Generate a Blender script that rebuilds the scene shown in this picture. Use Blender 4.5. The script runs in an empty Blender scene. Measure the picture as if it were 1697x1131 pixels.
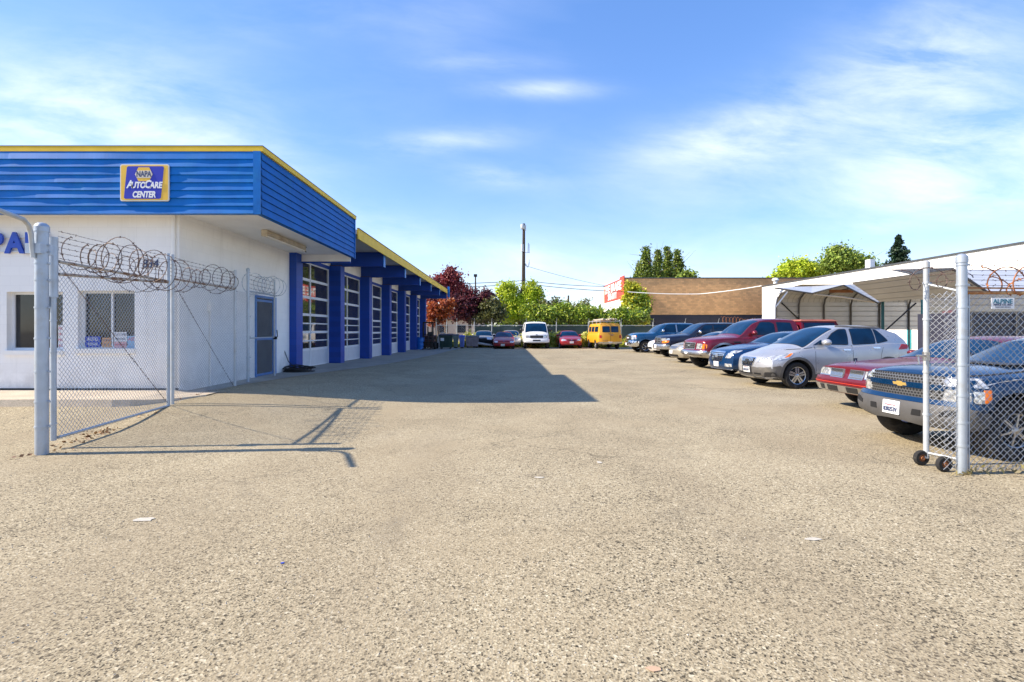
import bpy, bmesh, math, random
import numpy as np
from mathutils import Vector, Matrix, Euler
from mathutils.bvhtree import BVHTree
from mathutils.geometry import delaunay_2d_cdt

sc = bpy.context.scene
C = sc.collection
R = math.radians
random.seed(7); rng = np.random.default_rng(7)

# ---------------------------------------------------------------- camera, sky, sun, exposure
EYE = 1.5; F = 850.0; VX = 838.0; VY = 546.0     # eye height; focal length and vanishing point measured on the photograph
cd = bpy.data.cameras.new('camera'); cam = bpy.data.objects.new('camera', cd); C.objects.link(cam)
cam.location = (0, 0, EYE); cam.rotation_euler = (R(90), 0, 0)
cd.sensor_width = 36; cd.lens = F/1697*36
cd.shift_x = (848.5-VX)/1697; cd.shift_y = -(565.5-VY)/1697
cd.clip_start = 0.05; cd.clip_end = 3000
sc.camera = cam
SUN_EL = 37.2; SUN_DIR = Vector((1, 0.078, 0)).normalized()
sun_vec = Vector((-SUN_DIR.x*math.cos(R(SUN_EL)), -SUN_DIR.y*math.cos(R(SUN_EL)), math.sin(R(SUN_EL))))
sd = bpy.data.lights.new('sun', 'SUN'); so = bpy.data.objects.new('sun', sd); C.objects.link(so)
sd.energy = 5.0; sd.angle = R(0.55); sd.color = (1, .89, .73)
so.rotation_euler = sun_vec.to_track_quat('Z', 'Y').to_euler()
sc.view_settings.view_transform = 'Standard'; sc.view_settings.look = 'None'
sc.view_settings.exposure = 0.84; sc.view_settings.gamma = 1
sc.cycles.max_bounces = 6; sc.cycles.use_denoising = True

wd = bpy.data.worlds.new('World'); sc.world = wd; wd.use_nodes = True
nt = wd.node_tree; nt.nodes.clear()
def N(t, **k):
    n = nt.nodes.new(t)
    for a, b in k.items(): setattr(n, a, b)
    return n
def _in(s, v):
    if isinstance(v, bpy.types.NodeSocket): nt.links.new(v, s)
    else: s.default_value = v
def M_(op, a, b=0.0, c=None, clamp=False):
    n = N('ShaderNodeMath', operation=op); n.use_clamp = clamp
    _in(n.inputs[0], a); _in(n.inputs[1], b)
    if c is not None: _in(n.inputs[2], c)
    return n.outputs[0]
sky = N('ShaderNodeTexSky', sky_type='NISHITA'); sky.sun_disc = False
sky.sun_elevation = R(SUN_EL); sky.sun_rotation = math.atan2(sun_vec.x, sun_vec.y)
sky.air_density = 1.0; sky.dust_density = 0.35; sky.ozone_density = 2.2; sky.altitude = 100
tc = N('ShaderNodeTexCoord'); sep = N('ShaderNodeSeparateXYZ'); nt.links.new(tc.outputs['Generated'], sep.inputs[0])
dx, dy, dz = sep.outputs
dya = M_('MAXIMUM', M_('ABSOLUTE', dy), 0.05)
u = M_('DIVIDE', dx, dya); v = M_('DIVIDE', dz, dya)
cmb = N('ShaderNodeCombineXYZ'); _in(cmb.inputs[0], M_('ADD', u, M_('MULTIPLY', v, -.9))); _in(cmb.inputs[1], M_('MULTIPLY', M_('ADD', v, M_('MULTIPLY', u, .16)), 3.6)); _in(cmb.inputs[2], M_('MULTIPLY', dy, 0.5))
nz = N('ShaderNodeTexNoise'); nz.inputs['Scale'].default_value = 2.8; nz.inputs['Detail'].default_value = 10; nz.inputs['Roughness'].default_value = .62
nz.inputs['Distortion'].default_value = .25
nt.links.new(cmb.outputs[0], nz.inputs['Vector'])
nz2 = N('ShaderNodeTexNoise'); nz2.inputs['Scale'].default_value = 1.3; nz2.inputs['Detail'].default_value = 4
nt.links.new(cmb.outputs[0], nz2.inputs['Vector'])
mask = None
# soft cirrus banks: (u, v, half-width, half-height, tilt, strength), u = x/y and v = z/y of the direction
for (bx, by, a, b, th, st) in [(-.80,.42,.32,.13,-.12,.85),(-.55,.33,.30,.05,-.35,.5),(.07,.467,.115,.018,0,.85),(-.125,.365,.12,.024,.06,.8),(-.03,.30,.09,.02,-.12,.7),
        (.43,.365,.16,.05,.10,.75),(.62,.45,.30,.07,.34,.75),(.85,.50,.16,.15,-.5,.85),(.90,.35,.42,.085,.12,.95),(.88,.25,.22,.035,-.02,.7),(.72,.20,.09,.016,0,.5),
        (-.15,.17,.50,.035,-.22,.42),(.1,.07,1.8,.09,0,.75),(-.05,.52,.14,.02,.0,.3),(-1.2,.3,.5,.2,0,.7),(1.5,.4,.5,.2,.2,.7)]:
    X_ = M_('SUBTRACT', u, bx); Y_ = M_('SUBTRACT', v, by); c, s = math.cos(th), math.sin(th)
    p = M_('DIVIDE', M_('ADD', M_('MULTIPLY', X_, c), M_('MULTIPLY', Y_, s)), a)
    q = M_('DIVIDE', M_('SUBTRACT', M_('MULTIPLY', Y_, c), M_('MULTIPLY', X_, s)), b)
    g = M_('MULTIPLY', M_('EXPONENT', M_('MULTIPLY', M_('ADD', M_('MULTIPLY', p, p), M_('MULTIPLY', q, q)), -1.0)), st)
    mask = g if mask is None else M_('ADD', mask, g)
wisp = M_('MULTIPLY', M_('SUBTRACT', nz.outputs[0], .34), 2.4, clamp=True)
wisp2 = M_('MULTIPLY', M_('SUBTRACT', nz2.outputs[0], .50), 1.0, clamp=True)
dens = M_('MULTIPLY', mask, M_('ADD', M_('MULTIPLY', wisp, 1.05), .10))
dens = M_('ADD', dens, M_('MULTIPLY', M_('MULTIPLY', wisp2, wisp), .9))
# far behind the camera the same field is mirrored, which is harmless
dens = M_('MULTIPLY', dens, .66, clamp=True)
hs = N('ShaderNodeHueSaturation'); hs.inputs['Saturation'].default_value = 1.42; hs.inputs['Value'].default_value = 1.65; hs.inputs['Hue'].default_value = .509
gm = N('ShaderNodeGamma'); gm.inputs[1].default_value = .66; nt.links.new(sky.outputs[0], gm.inputs[0]); tn = N('ShaderNodeMix', data_type='RGBA', blend_type='MULTIPLY'); tn.inputs['Factor'].default_value = 1; tn.inputs[7].default_value = (.93, .945, 1.02, 1); nt.links.new(gm.outputs[0], tn.inputs[6]); nt.links.new(tn.outputs[2], hs.inputs['Color'])
mx = N('ShaderNodeMix', data_type='RGBA'); _in(mx.inputs['Factor'], dens)
nt.links.new(hs.outputs[0], mx.inputs[6]); mx.inputs[7].default_value = (4.7, 5.05, 5.6, 1)
bg = N('ShaderNodeBackground'); bg.inputs[1].default_value = 0.15; nt.links.new(mx.outputs[2], bg.inputs[0])
wo = N('ShaderNodeOutputWorld'); nt.links.new(bg.outputs[0], wo.inputs[0])

# ---------------------------------------------------------------- materials
class MT:
    def __init__(s, name):
        s.m = bpy.data.materials.new(name); s.m.use_nodes = True; s.t = s.m.node_tree
        s.b = s.t.nodes['Principled BSDF']
    def n(s, t, **k):
        n = s.t.nodes.new(t)
        for a, b in k.items(): setattr(n, a, b)
        return n
    def l(s, a, b): s.t.links.new(a, b)
    def noise(s, scale, detail=4, rough=.5, dist=0, vec=None, sc3=None):
        n = s.n('ShaderNodeTexNoise'); n.inputs['Scale'].default_value = scale; n.inputs['Detail'].default_value = detail
        n.inputs['Roughness'].default_value = rough; n.inputs['Distortion'].default_value = dist
        if vec is None: vec = s.pos()
        if sc3: 
            mp = s.n('ShaderNodeMapping'); mp.inputs['Scale'].default_value = sc3; s.l(vec, mp.inputs[0]); vec = mp.outputs[0]
        s.l(vec, n.inputs['Vector']); return n.outputs[0]
    def pos(s):
        if not hasattr(s, '_p'): s._p = s.n('ShaderNodeTexCoord').outputs['Object']
        return s._p
    def ramp(s, f, stops):
        r = s.n('ShaderNodeValToRGB'); e = r.color_ramp.elements
        while len(e) < len(stops): e.new(.5)
        for i, (p, c) in enumerate(stops):
            e[i].position = p; e[i].color = (*c, 1) if len(c) == 3 else c
        s.l(f, r.inputs[0]); return r.outputs[0]
    def mix(s, f, a, b, mode='MIX'):
        n = s.n('ShaderNodeMix', data_type='RGBA', blend_type=mode)
        for sk, v in ((n.inputs['Factor'], f), (n.inputs[6], a), (n.inputs[7], b)):
            if isinstance(v, bpy.types.NodeSocket): s.l(v, sk)
            elif isinstance(v, (int, float)): sk.default_value = v
            else: sk.default_value = (*v, 1)
        return n.outputs[2]
    def bump(s, h, st=.3, d=.01):
        n = s.n('ShaderNodeBump'); n.inputs['Strength'].default_value = st; n.inputs['Distance'].default_value = d
        s.l(h, n.inputs['Height']); s.l(n.outputs[0], s.b.inputs['Normal']); return n
    def col(s, v):
        if isinstance(v, bpy.types.NodeSocket): s.l(v, s.b.inputs['Base Color'])
        else: s.b.inputs['Base Color'].default_value = (*v, 1)
    def set(s, **k):
        for a, b in k.items(): s.b.inputs[a.replace('_', ' ')].default_value = b
MATS = {}
def grime(name, c, rough=.6, metal=0, var=.12, scale=3, bump=0, spec=.5, dirt=None):
    """plain coating with uneven tone, faint dirt and slight relief"""
    if name in MATS: return MATS[name]
    t = MT(name); f = t.noise(scale, 5, .6)
    lo = tuple(x*(1-var) for x in c); hi = tuple(min(1, x*(1+var)) for x in c)
    cc = t.ramp(f, [(.3, lo), (.7, hi)])
    if dirt:
        g = t.ramp(t.noise(scale*.6, 8, .7, .6), [(.52, (0,0,0)), (.75, (1,1,1))])
        cc = t.mix(g, cc, dirt)
    t.col(cc); t.set(Roughness=rough, Metallic=metal); t.b.inputs['Specular IOR Level'].default_value = spec
    if bump: t.bump(t.noise(scale*12, 3), bump, .01)
    MATS[name] = t.m; return t.m
def paint(name, c, metal=.25, rough=.28):
    if name in MATS: return MATS[name]
    t = MT(name)
    f = t.noise(1.6, 6, .65)
    d = t.ramp(f, [(.4, (0,0,0)), (.85, (.07,.07,.07))])
    t.col(t.mix(d, c, (.35, .32, .27)))
    r = t.ramp(t.noise(2.3, 5), [(.3, (rough*.8,)*3), (.75, (rough*1.5,)*3)])
    t.l(r, t.b.inputs['Roughness'])
    t.set(Metallic=metal, Coat_Weight=.45, Coat_Roughness=.05)
    MATS[name] = t.m; return t.m
def glass(name, c=(.012,.016,.02), rough=.03, ior=1.55, wave=0):
    if name in MATS: return MATS[name]
    t = MT(name); t.col(t.ramp(t.noise(2.0, 3), [(.3, tuple(x*.6 for x in c)), (.7, tuple(x*1.5 for x in c))]))
    t.set(Roughness=rough, IOR=ior)
    if wave: t.bump(t.noise(1.1, 1), wave, .02)
    MATS[name] = t.m; return t.m

def make_asphalt():
    t = MT('worn asphalt'); p = t.pos()
    def vor(sc):
        v = t.n('ShaderNodeTexVoronoi'); v.inputs['Scale'].default_value = sc; t.l(p, v.inputs['Vector']); return v
    v1, v2 = vor(74), vor(128)
    def rnd_of(v):
        q = t.n('ShaderNodeSeparateColor'); t.l(v.outputs['Color'], q.inputs[0]); return q.outputs[0]
    r1, r2 = rnd_of(v1), rnd_of(v2)
    worn = t.noise(.55, 7, .62, .5)
    # share of dark stones varies over the lot
    k = t.n('ShaderNodeMapRange'); t.l(worn, k.inputs[0]); k.inputs[1].default_value = .35; k.inputs[2].default_value = .68; k.inputs[3].default_value = .05; k.inputs[4].default_value = -.14
    def shift(r): q = t.n('ShaderNodeMath', operation='SUBTRACT'); t.l(r, q.inputs[0]); t.l(k.outputs[0], q.inputs[1]); return q.outputs[0]
    stones = t.ramp(shift(r1), [(.0, (.045,.038,.032)), (.17, (.09,.078,.062)), (.24, (.36,.295,.215)), (.60, (.50,.415,.31)), (.9, (.66,.56,.43)), (1, (.82,.73,.60))])
    small = t.ramp(shift(r2), [(.0, (.06,.05,.04)), (.18, (.12,.10,.08)), (.26, (.38,.315,.23)), (.7, (.55,.46,.345)), (1, (.74,.645,.50))])
    c = t.mix(t.ramp(t.noise(30, 2), [(.42, (0,0,0)), (.58, (1,1,1))]), stones, small)
    dust = t.ramp(t.noise(.33, 7, .62, .8), [(.48, (0,0,0)), (.70, (.62,.62,.62))])
    c = t.mix(dust, c, (.50,.405,.295))
    stain = t.ramp(t.noise(.8, 5, .6, 1.2), [(.58, (0,0,0)), (.75, (.42,.42,.42))])
    c = t.mix(stain, c, (.19,.16,.135))
    tracks = t.ramp(t.noise(.9, 4, .5, .3, sc3=(1, .08, 1)), [(.45, (0,0,0)), (.68, (.35,.35,.35))])
    c = t.mix(tracks, c, (.41,.335,.255))
    pale = t.ramp(t.noise(.28, 6, .65, .4), [(.54, (0,0,0)), (.74, (.40,.40,.40))])
    c = t.mix(pale, c, (.60,.53,.44))
    oil = t.ramp(t.noise(.42, 3, .5, .2), [(.70, (0,0,0)), (.76, (.5,.5,.5))])
    c = t.mix(oil, c, (.10,.09,.08))
    ve = t.n('ShaderNodeTexVoronoi', feature='DISTANCE_TO_EDGE'); ve.inputs['Scale'].default_value = .42
    wn = t.n('ShaderNodeTexNoise'); wn.inputs['Scale'].default_value = 1.6; wn.inputs['Detail'].default_value = 8; wn.inputs['Roughness'].default_value = .65; t.l(p, wn.inputs['Vector'])
    add = t.n('ShaderNodeVectorMath', operation='MULTIPLY_ADD'); t.l(wn.outputs['Color'], add.inputs[0]); add.inputs[1].default_value = (1.1,1.1,1.1); t.l(p, add.inputs[2])
    t.l(add.outputs[0], ve.inputs['Vector'])
    cr = t.ramp(ve.outputs['Distance'], [(.0, (1,1,1)), (.013, (0,0,0))])
    cm = t.ramp(t.noise(.23, 3), [(.49, (0,0,0)), (.58, (.55,.55,.55))])
    c = t.mix(t.mix(1.0, cr, cm, 'MULTIPLY'), c, (.10,.085,.07))
    c = t.mix(1.0, c, (.705,.700,.605), 'MULTIPLY')
    t.col(c); t.set(Roughness=.95); t.b.inputs['Specular IOR Level'].default_value = .2
    h = t.mix(.5, v1.outputs['Distance'], t.noise(60, 3, .7)); t.bump(h, .45, .010)
    MATS['asphalt'] = t.m
make_asphalt()
def make_concrete(name, c):
    t = MT(name)
    k = t.ramp(t.noise(1.1, 8, .65, .5), [(.3, tuple(x*.72 for x in c)), (.7, tuple(x*1.15 for x in c))])
    sp = t.ramp(t.noise(60, 3, .6), [(.35, (.5,.5,.5)), (.6, (1,1,1))])
    t.col(t.mix(.6, k, sp, 'MULTIPLY')); t.set(Roughness=.9); t.bump(t.noise(70, 3), .25, .006); MATS[name] = t.m; return t.m
make_concrete('concrete', (.60,.50,.37)); make_concrete('apron concrete', (.40,.37,.315))
def make_block(name, c, dirt, bw=.40, bh=.20, axis='x', mortar=.86, rough=.75, str_=.35, var=.06):
    """block or brick courses; axis tells which world axis runs along the wall"""
    t = MT(name); p = t.pos(); sp = t.n('ShaderNodeSeparateXYZ'); t.l(p, sp.inputs[0])
    cb = t.n('ShaderNodeCombineXYZ'); t.l(sp.outputs[0 if axis == 'x' else 1], cb.inputs[0]); t.l(sp.outputs[2], cb.inputs[1])
    br = t.n('ShaderNodeTexBrick'); t.l(cb.outputs[0], br.inputs['Vector'])
    br.inputs['Scale'].default_value = 1; br.inputs['Brick Width'].default_value = bw; br.inputs['Row Height'].default_value = bh
    br.inputs['Mortar Size'].default_value = .006; br.inputs['Mortar Smooth'].default_value = .3
    br.inputs['Color1'].default_value = (*[x*(1-var) for x in c], 1); br.inputs['Color2'].default_value = (*[min(1, x*(1+var)) for x in c], 1)
    br.inputs['Mortar'].default_value = (*[x*mortar for x in c], 1)
    g = t.ramp(t.noise(.9, 8, .68, .8, sc3=(1,1,.45)), [(.50, (0,0,0)), (.80, (.5,.5,.5))])
    zr = t.n('ShaderNodeMapRange'); t.l(sp.outputs[2], zr.inputs[0]); zr.inputs[1].default_value = .15; zr.inputs[2].default_value = .85; zr.inputs[3].default_value = 1; zr.inputs[4].default_value = 0
    spl = t.mix(1.0, t.ramp(t.noise(2.2, 7, .7), [(.38, (0,0,0)), (.68, (.75,.75,.75))]), zr.outputs[0], 'MULTIPLY')
    stk = t.ramp(t.noise(1.0, 6, .6, sc3=(4.5, 4.5, .22)), [(.58, (0,0,0)), (.80, (.30,.30,.30))])
    cc = t.mix(stk, t.mix(g, br.outputs['Color'], dirt), tuple(x*.55 for x in c))
    t.col(t.mix(spl, cc, tuple(x*.6 for x in dirt))); t.set(Roughness=rough)
    inv = t.n('ShaderNodeMath', operation='SUBTRACT'); inv.inputs[0].default_value = 1; t.l(br.outputs['Fac'], inv.inputs[1])
    ad = t.n('ShaderNodeMath', operation='MULTIPLY_ADD'); t.l(t.noise(45, 3), ad.inputs[0]); ad.inputs[1].default_value = .35; t.l(inv.outputs[0], ad.inputs[2])
    t.bump(ad.outputs[0], str_, .008); MATS[name] = t.m; return t.m
make_block('white block x', (.93,.915,.88), (.70,.67,.62), mortar=.95, str_=.10, var=.015); make_block('white block y', (.93,.915,.88), (.72,.69,.64), axis='y', mortar=.95, str_=.10, var=.015)
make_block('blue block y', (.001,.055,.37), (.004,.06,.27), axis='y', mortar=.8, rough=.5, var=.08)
make_block('tan brick', (.66,.375,.165), (.50,.27,.11), bw=.42, bh=.21, axis='x', mortar=.55, var=.16)
make_block('white wall y', (.90,.88,.84), (.72,.68,.60), axis='y', mortar=.99, bw=1.2, bh=1.2)
M = MATS
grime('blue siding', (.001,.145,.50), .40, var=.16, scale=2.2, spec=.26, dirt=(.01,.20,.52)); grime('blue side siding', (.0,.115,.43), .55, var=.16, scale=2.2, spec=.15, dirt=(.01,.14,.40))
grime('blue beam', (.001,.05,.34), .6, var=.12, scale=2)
grime('yellow trim', (.78,.52,.04), .55, var=.08, scale=2.5, spec=.25)
grime('soffit white', (.90,.88,.83), .7, var=.05, scale=2)
grime('soffit grey', (.50,.49,.46), .7, var=.08)
grime('white metal', (.74,.75,.76), .4, var=.05)
grime('door panel', (.60,.62,.64), .45, var=.06)
grime('galvanised', (.42,.47,.53), .45, .5, var=.10, scale=5, dirt=(.38,.37,.34))
grime('galvanised pale', (.50,.53,.55), .5, .35, var=.10, scale=5, dirt=(.46,.42,.36))
grime('mesh wire', (.42,.43,.44), .45, .4, var=.2); grime('mesh wire near', (.44,.45,.46), .45, .4, var=.25)
grime('barbed wire', (.11,.07,.06), .6, .3, var=.3, scale=14)
grime('rusty wire', (.34,.13,.05), .8, .1, var=.4, scale=18)
def make_rust(name, a, b, thr):
    t = MT(name); t.col(t.ramp(t.noise(7, 8, .7), [(thr-.08, a), (thr+.06, b)])); t.set(Roughness=.75, Metallic=.15); MATS[name] = t.m
make_rust('rusty pipe', (.20,.10,.05), (.46,.43,.38), .5)
make_rust('orange rusty pipe', (.36,.15,.05), (.50,.30,.14), .5)
grime('rubber', (.022,.021,.021), .85, var=.25, scale=6, dirt=(.09,.08,.065), spec=.3)
grime('black plastic', (.018,.018,.02), .55, var=.2)
grime('bumper grey', (.075,.072,.07), .6, var=.12, scale=5); grime('grey cladding', (.085,.08,.076), .65, var=.1, scale=5, dirt=(.16,.145,.12))
grime('chrome', (.72,.73,.75), .12, 1, var=.04)
grime('dull chrome', (.55,.54,.53), .28, .9, var=.12, scale=6, dirt=(.3,.27,.22))
grime('alloy', (.58,.59,.60), .25, .85, var=.06)
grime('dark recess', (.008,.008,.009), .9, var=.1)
grime('amber lens', (.85,.20,.02), .2, var=.05); grime('red lens', (.42,.012,.012), .18, var=.1)
grime('plate white', (.74,.75,.76), .5, var=.03); grime('plate ink', (.06,.08,.16), .6)
grime('teal paint', (.03,.24,.27), .5); grime('green post', (.02,.10,.09), .5)
grime('red paint board', (.62,.05,.02), .5, var=.06); grime('white paint board', (.85,.85,.83), .5, var=.03)
grime('bark', (.13,.09,.06), .95, var=.35, scale=6, bump=.6); grime('dark wood', (.06,.045,.035), .9, var=.3, scale=8)
grime('navy wall', (.018,.020,.035), .7, var=.2); grime('parapet cap', (.06,.065,.07), .5)
def make_lamp():
    t = MT('lamp lens'); t.col(t.ramp(t.noise(16, 2), [(.38, (.30,.31,.32)), (.5, (.66,.67,.67)), (.64, (.90,.90,.88))]))
    t.set(Roughness=.10, Metallic=.55, Coat_Weight=1, Coat_Roughness=.03); t.bump(t.noise(38, 1), .4, .01); MATS['lamp lens'] = t.m
make_lamp()
def make_corr(name, c, axis, pitch, rough=.4, metal=.3):
    """ribbed sheet metal"""
    t = MT(name); sp = t.n('ShaderNodeSeparateXYZ'); t.l(t.pos(), sp.inputs[0])
    m = t.n('ShaderNodeMath', operation='PINGPONG'); t.l(sp.outputs[axis], m.inputs[0]); m.inputs[1].default_value = pitch/2
    r = t.ramp(m.outputs[0], [(0, (0,0,0)), (min(.99, pitch*.10), (1,1,1))])
    g = t.ramp(t.noise(1.5, 6, .6), [(.3, tuple(x*.85 for x in c)), (.7, c)])
    t.col(t.mix(r, tuple(x*.55 for x in c), g)); t.set(Roughness=rough, Metallic=metal); t.bump(r, .6, .02); MATS[name] = t.m
make_corr('siding sheet', (.56,.555,.54), 2, .28); make_corr('roof sheet', (.62,.63,.64), 1, .28); make_corr('panel sheet', (.56,.57,.58), 2, .13); make_corr('roof underside', (.54,.53,.51), 0, .3)
def make_leaf(name, cols, rough=.55, trans=.25):
    t = MT(name); g = t.n('ShaderNodeNewGeometry')
    c = t.ramp(g.outputs['Random Per Island'], [(i/(len(cols)-1), k) for i, k in enumerate(cols)])
    n = t.ramp(t.noise(.6, 4, .6), [(.35, (.55,.55,.55)), (.65, (1.25,1.25,1.25))])
    c = t.mix(.8, c, n, 'MULTIPLY'); t.col(c); t.set(Roughness=rough)
    tr = t.n('ShaderNodeBsdfTranslucent'); t.l(c, tr.inputs[0]); ms = t.n('ShaderNodeMixShader'); ms.inputs[0].default_value = trans
    t.l(t.b.outputs[0], ms.inputs[1]); t.l(tr.outputs[0], ms.inputs[2]); t.l(ms.outputs[0], t.t.nodes['Material Output'].inputs[0]); MATS[name] = t.m
make_leaf('bright green leaf', [(.20,.32,.012), (.50,.62,.03), (.72,.76,.06)], trans=.35)
make_leaf('ivy leaf', [(.07,.15,.012), (.24,.36,.03), (.58,.62,.07)], rough=.35)
make_leaf('yellow vine leaf', [(.18,.24,.01), (.58,.58,.03), (.80,.72,.06)], trans=.3)
make_leaf('poplar leaf', [(.045,.09,.012), (.14,.22,.025), (.36,.42,.05)])
make_leaf('broad leaf', [(.11,.19,.025), (.24,.34,.04), (.42,.50,.08)])
make_leaf('conifer needle', [(.012,.035,.018), (.03,.07,.03), (.05,.10,.045)])
make_leaf('purple leaf', [(.04,.010,.018), (.10,.02,.032), (.24,.045,.05)])
make_leaf('red leaf', [(.13,.02,.03), (.26,.035,.045), (.40,.075,.065)])
make_leaf('orange leaf', [(.20,.03,.015), (.42,.085,.02), (.52,.17,.035)], trans=.35)
make_leaf('olive leaf', [(.05,.06,.02), (.12,.13,.035), (.22,.21,.06)])
make_leaf('dry weed leaf', [(.22,.20,.06), (.36,.30,.12), (.44,.36,.2)])
make_leaf('weed leaf', [(.30,.36,.04), (.58,.58,.07), (.72,.66,.14)])
def make_screen():
    t = MT('privacy slats'); sp = t.n('ShaderNodeSeparateXYZ'); t.l(t.pos(), sp.inputs[0])
    m = t.n('ShaderNodeMath', operation='PINGPONG'); t.l(sp.outputs[0], m.inputs[0]); m.inputs[1].default_value = .045
    r = t.ramp(m.outputs[0], [(0, (.3,.3,.3)), (.02, (1,1,1))])
    c = t.ramp(t.noise(.7, 6, .6), [(.3, (.035,.065,.05)), (.7, (.085,.12,.10))])
    t.col(t.mix(1, c, r, 'MULTIPLY')); t.set(Roughness=.7); MATS['privacy slats'] = t.m
make_screen()
G_BLDG = glass('bay glass', (.035,.034,.034), .03, 1.75, .04)
G_OFF = glass('office glass', (.02,.022,.024), .05, 1.5, .03)
G_CAR = glass('car glass', (.002,.020,.055), .02, 1.42)

# ---------------------------------------------------------------- mesh helpers
class MB:
    def __init__(s): s.v = []; s.f = []; s.mi = []
    def add(s, vs, fs, mi=0):
        o = len(s.v); s.v += [tuple(p) for p in vs]; s.f += [tuple(i+o for i in f) for f in fs]; s.mi += [mi]*len(fs); return s
    def box(s, x0, x1, y0, y1, z0, z1, mi=0):
        return s.add([(x0,y0,z0),(x1,y0,z0),(x1,y1,z0),(x0,y1,z0),(x0,y0,z1),(x1,y0,z1),(x1,y1,z1),(x0,y1,z1)],
                     [(0,3,2,1),(4,5,6,7),(0,1,5,4),(1,2,6,5),(2,3,7,6),(3,0,4,7)], mi)
    def hexa(s, p, mi=0): return s.add(p, [(0,3,2,1),(4,5,6,7),(0,1,5,4),(1,2,6,5),(2,3,7,6),(3,0,4,7)], mi)
    def quad(s, a, b, c, d, mi=0): return s.add([a,b,c,d], [(0,1,2,3)], mi)
    def tube(s, pts, r, n=8, mi=0, cap=True, radii=None):
        pts = [Vector(p) for p in pts]; rings = []
        up = None
        for i, p in enumerate(pts):
            d = (pts[min(i+1, len(pts)-1)] - pts[max(i-1, 0)]).normalized()
            if up is None: up = d.orthogonal().normalized()
            up = (up - d*up.dot(d)); up = up.normalized() if up.length > 1e-6 else d.orthogonal().normalized()
            w = d.cross(up); rr = radii[i] if radii else r
            rings.append([p + up*(math.cos(2*math.pi*k/n)*rr) + w*(math.sin(2*math.pi*k/n)*rr) for k in range(n)])
        vs = [q for rg in rings for q in rg]; fs = []
        for i in range(len(pts)-1):
            for k in range(n): fs.append((i*n+k, i*n+(k+1)%n, (i+1)*n+(k+1)%n, (i+1)*n+k))
        if cap: fs.append(tuple(range(n))[::-1]); fs.append(tuple((len(pts)-1)*n+k for k in range(n)))
        return s.add(vs, fs, mi)
    def lathe(s, prof, n=24, axis='z', c=(0,0,0), mi=0):
        vs = []; m = len(prof)
        for k in range(n):
            a = 2*math.pi*k/n; ca, sa = math.cos(a), math.sin(a)
            for (r, h) in prof:
                q = (r*ca, r*sa, h) if axis == 'z' else (r*ca, h, r*sa) if axis == 'y' else (h, r*ca, r*sa)
                vs.append((q[0]+c[0], q[1]+c[1], q[2]+c[2]))
        fs = [(k*m+i, ((k+1)%n)*m+i, ((k+1)%n)*m+i+1, k*m+i+1) for k in range(n) for i in range(m-1)]
        return s.add(vs, fs, mi)
    def prism(s, poly, h0, h1, axis='y', mi=0):
        """extrude a 2D outline; axis = extrusion axis, outline in the two others (xz, yz or xy)"""
        def P(a, b, h): return (a, h, b) if axis == 'y' else (h, a, b) if axis == 'x' else (a, b, h)
        n = len(poly); vs = [P(a, b, h0) for a, b in poly] + [P(a, b, h1) for a, b in poly]
        return s.add(vs, [tuple(range(n)), tuple(range(2*n-1, n-1, -1))] + [(i, i+n, (i+1)%n+n, (i+1)%n) for i in range(n)], mi)
    def build(s, name, mats, parent=None, smooth=None, loc=None, fixn=True):
        me = bpy.data.meshes.new(name); me.from_pydata(s.v, [], s.f)
        if not isinstance(mats, (list, tuple)): mats = [mats]
        for m in mats: me.materials.append(MATS[m] if isinstance(m, str) else m)
        if len(mats) > 1: me.polygons.foreach_set('material_index', s.mi)
        if fixn:
            bm = bmesh.new(); bm.from_mesh(me); bmesh.ops.recalc_face_normals(bm, faces=bm.faces); bm.to_mesh(me); bm.free()
        if smooth is not None:
            me.polygons.foreach_set('use_smooth', [True]*len(me.polygons)); me.set_sharp_from_angle(angle=R(smooth))
        me.update()
        o = bpy.data.objects.new(name, me); C.objects.link(o)
        if parent: o.parent = parent
        if loc is not None: o.location = loc
        return o
def tag(o, label=None, cat=None, group=None, kind=None):
    for k, v in (('label', label), ('category', cat), ('group', group), ('kind', kind)):
        if v: o[k] = v
    return o
def thing(name, label, cat, loc=(0,0,0), rz=0, group=None, kind=None):
    o = bpy.data.objects.new(name, None); C.objects.link(o); o.location = loc; o.rotation_euler = (0,0,rz)
    o.empty_display_size = .1
    return tag(o, label, cat, group, kind)
def text_mesh(s, size, ext=.004, shear=0, sx=1, align='CENTER', space=1, bold=0):
    cu = bpy.data.curves.new('lettering', 'FONT'); cu.body = s; cu.size = size; cu.extrude = ext; cu.shear = shear
    cu.align_x = align; cu.align_y = 'CENTER'; cu.space_character = space; cu.resolution_u = 3; cu.offset = bold
    o = bpy.data.objects.new('lettering', cu); C.objects.link(o)
    dg = bpy.context.evaluated_depsgraph_get(); me = bpy.data.meshes.new_from_object(o.evaluated_get(dg))
    bpy.data.objects.remove(o); bpy.data.curves.remove(cu)
    me.transform(Matrix.Scale(sx, 4, (1,0,0)))
    return me
def text(name, s, size, mat, mtx, parent=None, **k):
    me = text_mesh(s, size, **k); me.transform(mtx); me.materials.clear(); me.materials.append(MATS[mat])
    for p in me.polygons: p.material_index = 0
    o = bpy.data.objects.new(name, me); C.objects.link(o)
    if parent: o.parent = parent
    return o
def XZ(x, y, z): return Matrix.Translation((x, y, z)) @ Matrix.Rotation(R(90), 4, 'X')              # text facing -y
def WX(px, y): return (px-VX)/F*y
def WZ(py, y): return EYE + (VY-py)/F*y

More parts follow.
